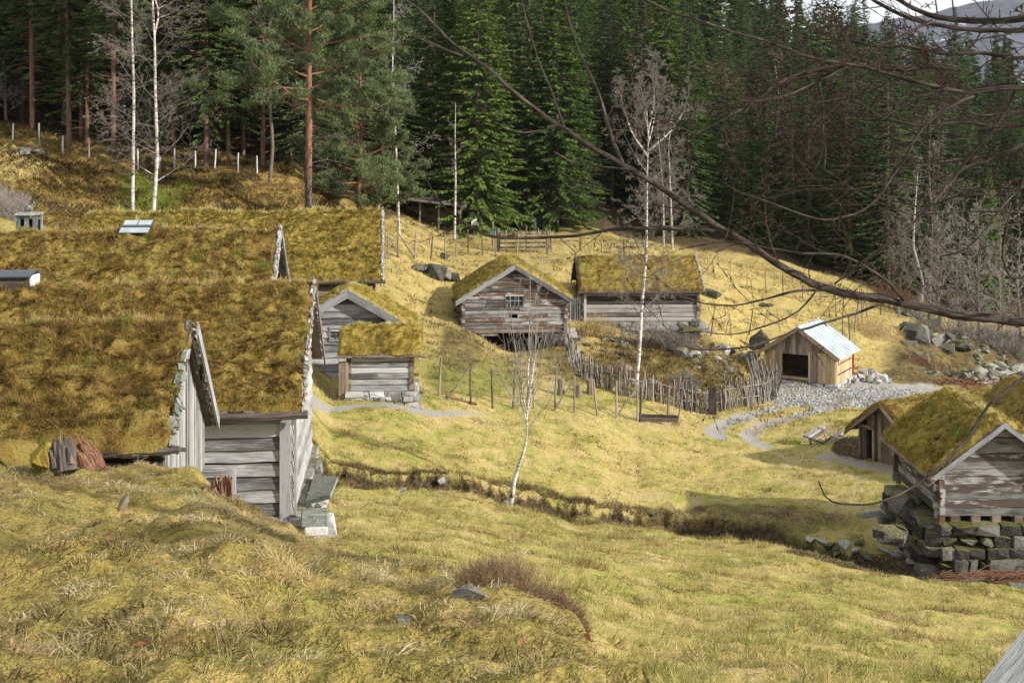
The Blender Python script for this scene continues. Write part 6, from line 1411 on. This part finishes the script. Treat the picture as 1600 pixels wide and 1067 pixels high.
        b = GDp(px, D); birch('bare_tree', lb, px, 0, [(px+RNG.normal()*4, HZ-(b[2]+(Z(top, D)-b[2])*f)/D*F) for f in (.25, .5, .75, 1.)], r, 60+k, D=D, mat=mat, twig=tw_, limb0=.12, nl=30, limbL=.33, cat='bare tree', o=dict(kids=(8, 7, 6, 3)))
    # shrubs
    def shrub(name, lb, c, n, R_, h, mat, w, seed, cat='shrub', kids=3):
        rng = np.random.default_rng(seed); mb = MB(); S = []
        for k in range(n):
            a = rng.random()*6.28; rr = math.sqrt(rng.random()); p = np.array([c[0]+math.cos(a)*rr*R_[0], c[1]+math.sin(a)*rr*R_[1], 0.]); p[2] = float(ground(p[0], p[1])[0])-.02
            d = nrm(np.array([math.cos(a)*.3*rr+rng.normal()*.18, math.sin(a)*.3*rr+rng.normal()*.18, 1.])); hh = h*(1-.45*rr)*rng.uniform(.6, 1.15); q = p
            st = 4
            for i in range(st):
                d = nrm(d+rng.normal(size=3)*.12); e = q+d*hh/st; S.append((q, e, w*(1-i/st*.6), w*(1-(i+1)/st*.6), 0))
                for _ in range(kids if i > 0 else 0):
                    dd = nrm(d+rng.normal(size=3)*.5); S.append((e, e+dd*hh*rng.uniform(.12, .3), w*.6, w*.3, 1))
                q = e
        cones(mb, [s[0] for s in S], [s[1] for s in S], [s[2] for s in S], [s[3] for s in S], 3, rng.random(len(S))); return tag(mb.build(name, M[mat]), lb, cat)
    D = 6.15; shrub('heather_bush', 'wide brown heather bush on the crest of the near slope', np.array([X(815, D), D]), 4200, (.27, .26), .235, 'heather', .0013, 1, kids=2)
    for k, (px, dx) in enumerate(((878, 0), (750, 0))): D = (5.7, 6.6)[k]; shrub('heather_bush', ('brown heather clump falling away at the right end of the wide bush', 'sparser heather at the left end of the wide bush')[k], np.array([X(px, D), D]), 1000, (.09, .12), (.17, .16)[k], 'heather', .0013, 2+k, kids=2)
    mb = MB(); cc = GDp(893, 5.75)
    for k in range(240):
        p = cc+RNG.normal(size=3)*[.075, .12, .01]; p[2] = float(ground(p[0], p[1])[0])+.02; d = nrm(np.array([.7, -.2, -.1])+RNG.normal(size=3)*.4)*RNG.uniform(.02, .06); cones(mb, [p], [p+d], .0035, .001, 3, RNG.random())
    tag(mb.build('bracken', M['redleaf']), 'flattened rust red bracken at the right end of the heather', 'bracken')
    for k, (px, D, R_, h, mat, lb) in enumerate([(970, 64.5, (1.0, .7), .8, 'heather', 'low rusty red shrub in the garden left of the birch trunk'), (1040, 62.8, (1.0, .6), .8, 'rot', 'red brown shrub in the garden right of the birch trunk'), (1070, 64.5, (.7, .5), .9, 'twig', 'purplish twiggy shrub mid garden'), (870, 70, (.9, .5), .9, 'twig', 'brown twiggy shrub at the right corner of the middle barn'), (930, 72, (1.0, .4), 1.3, 'g_straw', 'tall dry stalks before the left end of the broad barn'),
          (1010, 72, (1.5, .6), 1.4, 'twig', 'grey brown brambles along the broad barn footing'), (1060, 71, (1.0, .6), 1.2, 'twig', 'brambles at the right end of the broad barn footing'), (1370, 84, (1.6, 1.), 1.3, 'g_straw', 'dry brown bush on the bank behind the metal roofed shed'), (1400, 95, (1.8, 1.), 2.4, 'rot', 'reddish thicket at the forest edge left of the riverside trees'), (1480, 88, (2.2, 1.2), 2.6, 'twig', 'purplish thicket above the river outcrops'), (1545, 90, (2.4, 1.2), 2.8, 'twig_p', 'grey thicket above the rocky bank'), (1600, 88, (2, 1.2), 2.8, 'twig', 'brown thicket at the right edge above the river'), (1450, 80, (1.6, .8), .8, 'rot', 'low reddish scrub below the outcrops'), (15, 62, (.8, .5), 1.6, 'twig_p', 'pale twiggy bush beside the slate chimney')]):
        shrub('shrub', lb, np.array([X(px, D), D]), 170, R_, h, mat, .012, 20+k, kids=3)
    # near tree whose branches hang into the picture from the right
    rng = np.random.default_rng(3); T0 = np.array([4.6, 6.6, 0.]); T0[2] = float(ground(T0[0], T0[1])[0]); root = thing('overhanging_tree', 'near bare tree whose knotty twigs hang across the upper right', 'tree', tuple(T0))
    mb = MB(); tz = np.linspace(-.3, 8, 14); tp = np.stack([T0[0]+.1*np.sin(tz), T0[1]+.1*np.cos(tz*1.3), T0[2]+tz], 1); tube(mb, tp, np.linspace(.22, .09, 14), 12, rough=.04); mb.build('trunk', M['bark_f'], root, smooth=True)
    BR = [ # (points (px,row)), D at right end, D at tip, radius px at start, at end
     ([(1640, 505), (1560, 497), (1500, 492), (1440, 480), (1380, 468), (1330, 462), (1280, 448), (1240, 425), (1190, 395), (1150, 372), (1120, 355), (1080, 325), (1030, 290), (980, 262), (930, 235), (880, 200), (840, 175), (800, 145), (760, 105), (720, 78), (690, 50), (640, 5), (615, -14)], 5.6, 5.0, 9.2, 1.8, 8),
     ([(1290, 452), (1240, 456), (1193, 467), (1145, 479), (1100, 475), (1060, 462)], 5.5, 5.2, 2.6, 1.0, 2),
     ([(1279, 449), (1262, 470), (1240, 492), (1205, 508), (1165, 520), (1130, 525), (1100, 515), (1062, 520)], 5.5, 5.2, 2.0, .8, 3),
     ([(1378, 472), (1340, 490), (1295, 503), (1250, 517), (1190, 538), (1120, 547), (1072, 545), (1040, 527)], 5.5, 5.0, 2.8, 1.0, 3),
     ([(1118, 360), (1060, 358), (1000, 356), (960, 358), (900, 370), (840, 374), (790, 372), (756, 367), (706, 335), (680, 310), (668, 290), (660, 245)], 5.3, 5.0, 3.6, 1.4, 3),
     ([(975, 260), (957, 220), (945, 175), (938, 153), (922, 114), (904, 75), (889, 31), (879, -5)], 5.2, 5.5, 3.8, 1.8, 3),
     ([(883, 201), (863, 146), (839, 90), (824, 43), (812, -8)], 5.1, 5.3, 2.2, 1.3, 2),
     ([(724, 87), (681, 73), (649, 60), (624, 43)], 5.0, 5.0, 2.2, 1.0, 2),
     ([(872, 196), (856, 203), (806, 212), (783, 199)], 5.0, 4.9, 2, 1, 2),
     ([(990, 266), (950, 262), (900, 257), (880, 243), (864, 236)], 5.1, 4.9, 2, 1, 2),
     ([(1660, 24), (1600, 29), (1558, 33), (1510, 32), (1469, 29), (1430, 13), (1392, -5)], 5.0, 5.3, 7, 4, 6),
     ([(1660, 48), (1600, 48), (1548, 48), (1500, 46), (1456, 38), (1421, 30), (1386, 13), (1357, -5)], 5.2, 5.4, 5, 3, 7),
     ([(1650, 134), (1600, 137), (1564, 137), (1516, 143), (1478, 140), (1437, 131), (1399, 118), (1348, 104), (1309, 99), (1265, 91), (1230, 78), (1198, 65), (1142, 49), (1099, 35), (1036, 16), (994, -5)], 5.0, 5.0, 5, 1.6, 11),
     ([(1456, 35), (1418, 54), (1386, 67), (1354, 83), (1328, 102), (1290, 121), (1255, 140), (1214, 156), (1175, 161), (1150, 156)], 5.1, 4.9, 3, 1.3, 6),
     ([(1500, 110), (1462, 102), (1421, 108), (1380, 105), (1340, 100), (1300, 104), (1262, 112), (1230, 122), (1200, 140), (1165, 168), (1120, 190), (1080, 215)], 5.3, 5.2, 6, 1.4, 12),
     ([(1600, 223), (1580, 236), (1555, 249), (1526, 258), (1504, 261), (1485, 287), (1462, 312), (1437, 338), (1421, 354), (1389, 380), (1354, 405), (1322, 431), (1304, 444)], 5.4, 5.5, 4.2, 1.8, 6),
     ([(1596, 130), (1571, 178), (1548, 210), (1526, 236), (1508, 258)], 5.4, 5.4, 3, 2.5, 3),
     ([(1520, 150), (1494, 160), (1456, 182), (1430, 212), (1421, 242), (1402, 264), (1386, 290), (1370, 312), (1341, 335), (1309, 342), (1287, 346), (1255, 340), (1236, 330), (1207, 319), (1169, 305), (1150, 300), (1130, 285)], 5.0, 4.8, 3, 1.2, 6),
     ([(1411, 470), (1395, 447), (1373, 431), (1348, 412), (1316, 397), (1287, 396), (1246, 396), (1214, 389), (1182, 384), (1150, 374), (1080, 386), (1060, 392)], 5.4, 5.1, 3, 1.1, 8),
     ([(1660, 560), (1600, 590), (1564, 614), (1540, 638), (1517, 678), (1490, 705), (1469, 722), (1442, 749), (1409, 772), (1382, 783), (1351, 788), (1324, 789), (1304, 786), (1291, 776), (1280, 754)], 4.4, 4.0, 3.4, 1.4, 0),
     ([(1660, 250), (1600, 285), (1560, 330), (1530, 370), (1500, 395), (1470, 400)], 5.3, 5.2, 2.6, 1.1, 6),
     ([(1640, 440), (1600, 432), (1573, 436), (1567, 400), (1570, 360), (1590, 300), (1610, 250)], 5.3, 5.2, 2.8, 1.6, 6),
     ([(1640, 90), (1580, 92), (1530, 80), (1480, 88), (1420, 72), (1370, 76), (1320, 60), (1270, 62)], 5.2, 5.3, 4.2, 1.6, 11),
     ([(1640, 190), (1560, 200), (1500, 190), (1440, 200), (1380, 185), (1330, 150), (1290, 160), (1230, 175)], 5.3, 5.1, 3, 1.3, 8),
     ([(1280, 118), (1285, 160), (1284, 200), (1290, 245), (1280, 300)], 5.2, 5.2, 3, 1.2, 5)]
    for k in range(11):
        x0 = 1640; y0 = rng.uniform(-10, 330); n_ = 7; xe = rng.uniform(1120, 1400); ye = y0*.6+rng.uniform(0, 150); bow = rng.uniform(-40, 60)
        BR.append(([(x0+(xe-x0)*t+rng.normal()*5, y0+(ye-y0)*t+bow*math.sin(t*3.1)+rng.normal()*7) for t in np.linspace(0, 1, n_)], rng.uniform(4.9, 5.9), rng.uniform(4.8, 5.9), rng.uniform(1.2, 2.1), .8, 5))
    for i, (pp, Da, Db, ra, rb, nk) in enumerate(BR):
        m = len(pp); Ds = np.linspace(Da, Db, m)+np.cumsum(rng.normal(size=m))*.03; pts = np.array([P(a, c, d) for (a, c), d in zip(pp, Ds)]); rad = np.linspace(ra, rb, m)/F*Ds
        if pp[0][0] >= 1600:
            e = np.array([T0[0], T0[1], pts[0][2]-.2]); e = np.array([e, e*.5+pts[0]*.5+[0, 0, .05]]); pts = np.concatenate([e, pts]); rad = np.concatenate([[rad[0]*1.9, rad[0]*1.3], rad])
        s = np.concatenate([[0], np.cumsum(np.linalg.norm(np.diff(pts, axis=0), axis=1))]); u = np.linspace(0, s[-1], max(8, int(s[-1]/.035))); from_ = [np.interp(u, s, pts[:, k]) for k in range(3)]
        tp = np.stack(from_, 1)
        for _ in range(2): tp[1:-1] = tp[1:-1]*.5+.25*(tp[2:]+tp[:-2])
        rad = rad*.85
        tp += np.stack([vn(u*6, u*0, i*3+k) for k in range(3)], 1)*.005+np.stack([vn(u*17, u*0, i*3+k+200) for k in range(3)], 1)*.002; rr = np.interp(u, s, rad)*(1+.08*vn(u*14, u*0, i)+.22*np.clip(vn(u*5, u*0+3, i)-.55, 0, 1)*2)
        mb = MB(); tube(mb, tp, rr, 8, tone=rng.random(), rough=.06); br = mb.build('branch', M['bark_f'], root, smooth=True)
        S = []; op = dict(seg=(.07, .05, .04), kids=(6, 5, 4), wob=.085, up=(.3, .7, 1.), depth=2 if i not in (10, 11, 12, 14, 22, 23) else 3, ang=(30, 70), len=(.42, .38, .4), rmin=.0011)
        for k in range(int(nk*(3.2 if pp[0][0] > 1250 and pp[0][1] < 260 else 1.3))):
            j = rng.integers(3, len(tp)-2); 
            if tp[j][0] > 3.1: continue
            d = nrm(tp[j+1]-tp[j-1]); a = perp(d, rng); a[1] *= .6; cd = nrm(d*rng.uniform(.4, .9)+a); grow(rng, S, tp[j], cd, rng.uniform(.12, .5), float(rr[j])*.34, 1, op)
        if S:
            t = segs_to_mb(S, (6, 5, 4, 3), rmin=.0011)
            ends = [q for q in S if q[3] < .0022]
            E = np.array([q[1] for q in ends]); Dn = nrm(np.array([q[1]-q[0] for q in ends])); k = rng.random(len(E)) < .45; E, Dn = E[k], Dn[k]
            if len(E): cones(t, E, E+Dn*.009, .0026, .0026, 5, .8); cones(t, E+Dn*.009, E+Dn*.02, .0026, .0005, 5, .8)
            t.build('twigs', M['twig_n'], br)
def main():
    q = 1.0
    build_ground(); houses(); smalls(); build_grass(q); forest_build(); heroes()
    # far mountain
    n, m = 120, 24; xs = np.linspace(-900, 2600, n); mb = MB(); ys = np.linspace(1500, 2600, m); Xg, Yg = np.meshgrid(xs, ys, indexing='ij')
    prof_ = np.interp(Xg, [-900, 200, 420, 560, 680, 800, 1200, 2600], [160, 170, 110, 165, 190, 215, 250, 260])
    Zg = prof_*np.sin(np.clip((Yg-1500)/700, 0, 1)*math.pi/2)+28*fbm(Xg/160, Yg/160, 3, 5)+0; Zg[:, 0] = -20
    i = np.arange(n*m).reshape(n, m); mb.add(np.stack([Xg, Yg, Zg], -1).reshape(-1, 3), np.stack([i[:-1, :-1], i[1:, :-1], i[1:, 1:], i[:-1, 1:]], -1).reshape(-1, 4))
    tag(mb.build('mountain', M['mount'], smooth=True), 'hazy blue mountain with snow patches', kind='structure')
main()
lo_, hi_ = (-2700., -14., -30.), (2800., 3050., 330.)
mb = MB(); box(mb, lo_, (hi_[0]-lo_[0], 0, 0), (0, hi_[1]-lo_[1], 0), (0, 0, hi_[2]-lo_[2]))
hm = bpy.data.materials.new('haze'); hm.use_nodes = True; hn = hm.node_tree; hn.nodes.clear(); ho = hn.nodes.new('ShaderNodeOutputMaterial'); hv = hn.nodes.new('ShaderNodeVolumePrincipled')
hv.inputs['Color'].default_value = (.80, .88, 1, 1); hv.inputs['Density'].default_value = .00005; hv.inputs['Anisotropy'].default_value = .2; hn.links.new(hv.outputs[0], ho.inputs['Volume'])
if HAZE: tag(mb.build('haze', hm), 'thin valley air', kind='stuff')
# ------------------------------------------------------------------ light, sky, camera
SUN = nrm(np.array([.83, -.37, .46])); el = math.asin(SUN[2]); az = math.atan2(SUN[0], SUN[1])
w = bpy.data.worlds.new('World'); SC.world = w; w.use_nodes = True; nt = w.node_tree; bg = nt.nodes['Background']
sky = nt.nodes.new('ShaderNodeTexSky'); sky.sky_type = 'NISHITA'; sky.sun_disc = False; sky.sun_elevation = el; sky.sun_rotation = az; sky.air_density = 1.; sky.dust_density = 2.5; sky.ozone_density = 1.
tc = nt.nodes.new('ShaderNodeTexCoord'); mp = nt.nodes.new('ShaderNodeMapping'); mp.inputs['Scale'].default_value = (1.2, 1.2, 4); ns = nt.nodes.new('ShaderNodeTexNoise'); ns.inputs['Scale'].default_value = 2.2; ns.inputs['Detail'].default_value = 6
rp = nt.nodes.new('ShaderNodeValToRGB'); rp.color_ramp.elements[0].position = .30; rp.color_ramp.elements[1].position = .48
mx = nt.nodes.new('ShaderNodeMix'); mx.data_type = 'RGBA'; mx.inputs[7].default_value = (13, 13.3, 13.8, 1)
for a, b in ((tc.outputs['Generated'], mp.inputs[0]), (mp.outputs[0], ns.inputs['Vector']), (ns.outputs[0], rp.inputs[0]), (rp.outputs[0], mx.inputs[0]), (sky.outputs[0], mx.inputs[6]), (mx.outputs[2], bg.inputs[0])): nt.links.new(a, b)
bg.inputs[1].default_value = .06
L = bpy.data.lights.new('sun', 'SUN'); L.energy = 4.9; L.angle = math.radians(1.); L.color = (1, .94, .84); lo = bpy.data.objects.new('sun', L); COL.objects.link(lo)
lo.rotation_euler = Vector(-SUN).to_track_quat('-Z', 'Y').to_euler(); lo.location = (60, -30, 60)
cam = bpy.data.cameras.new('camera'); co = bpy.data.objects.new('camera', cam); COL.objects.link(co); SC.camera = co
cam.sensor_width = 36; cam.lens = 45; cam.shift_y = -(533.5-HZ)/1600; co.location = (0, 0, 0); co.rotation_euler = (math.pi/2, 0, 0); cam.clip_start = .1; cam.clip_end = 6000
SC.view_settings.view_transform = 'Standard'; SC.view_settings.look = 'None'; SC.view_settings.exposure = EXPO; SC.view_settings.gamma = 1
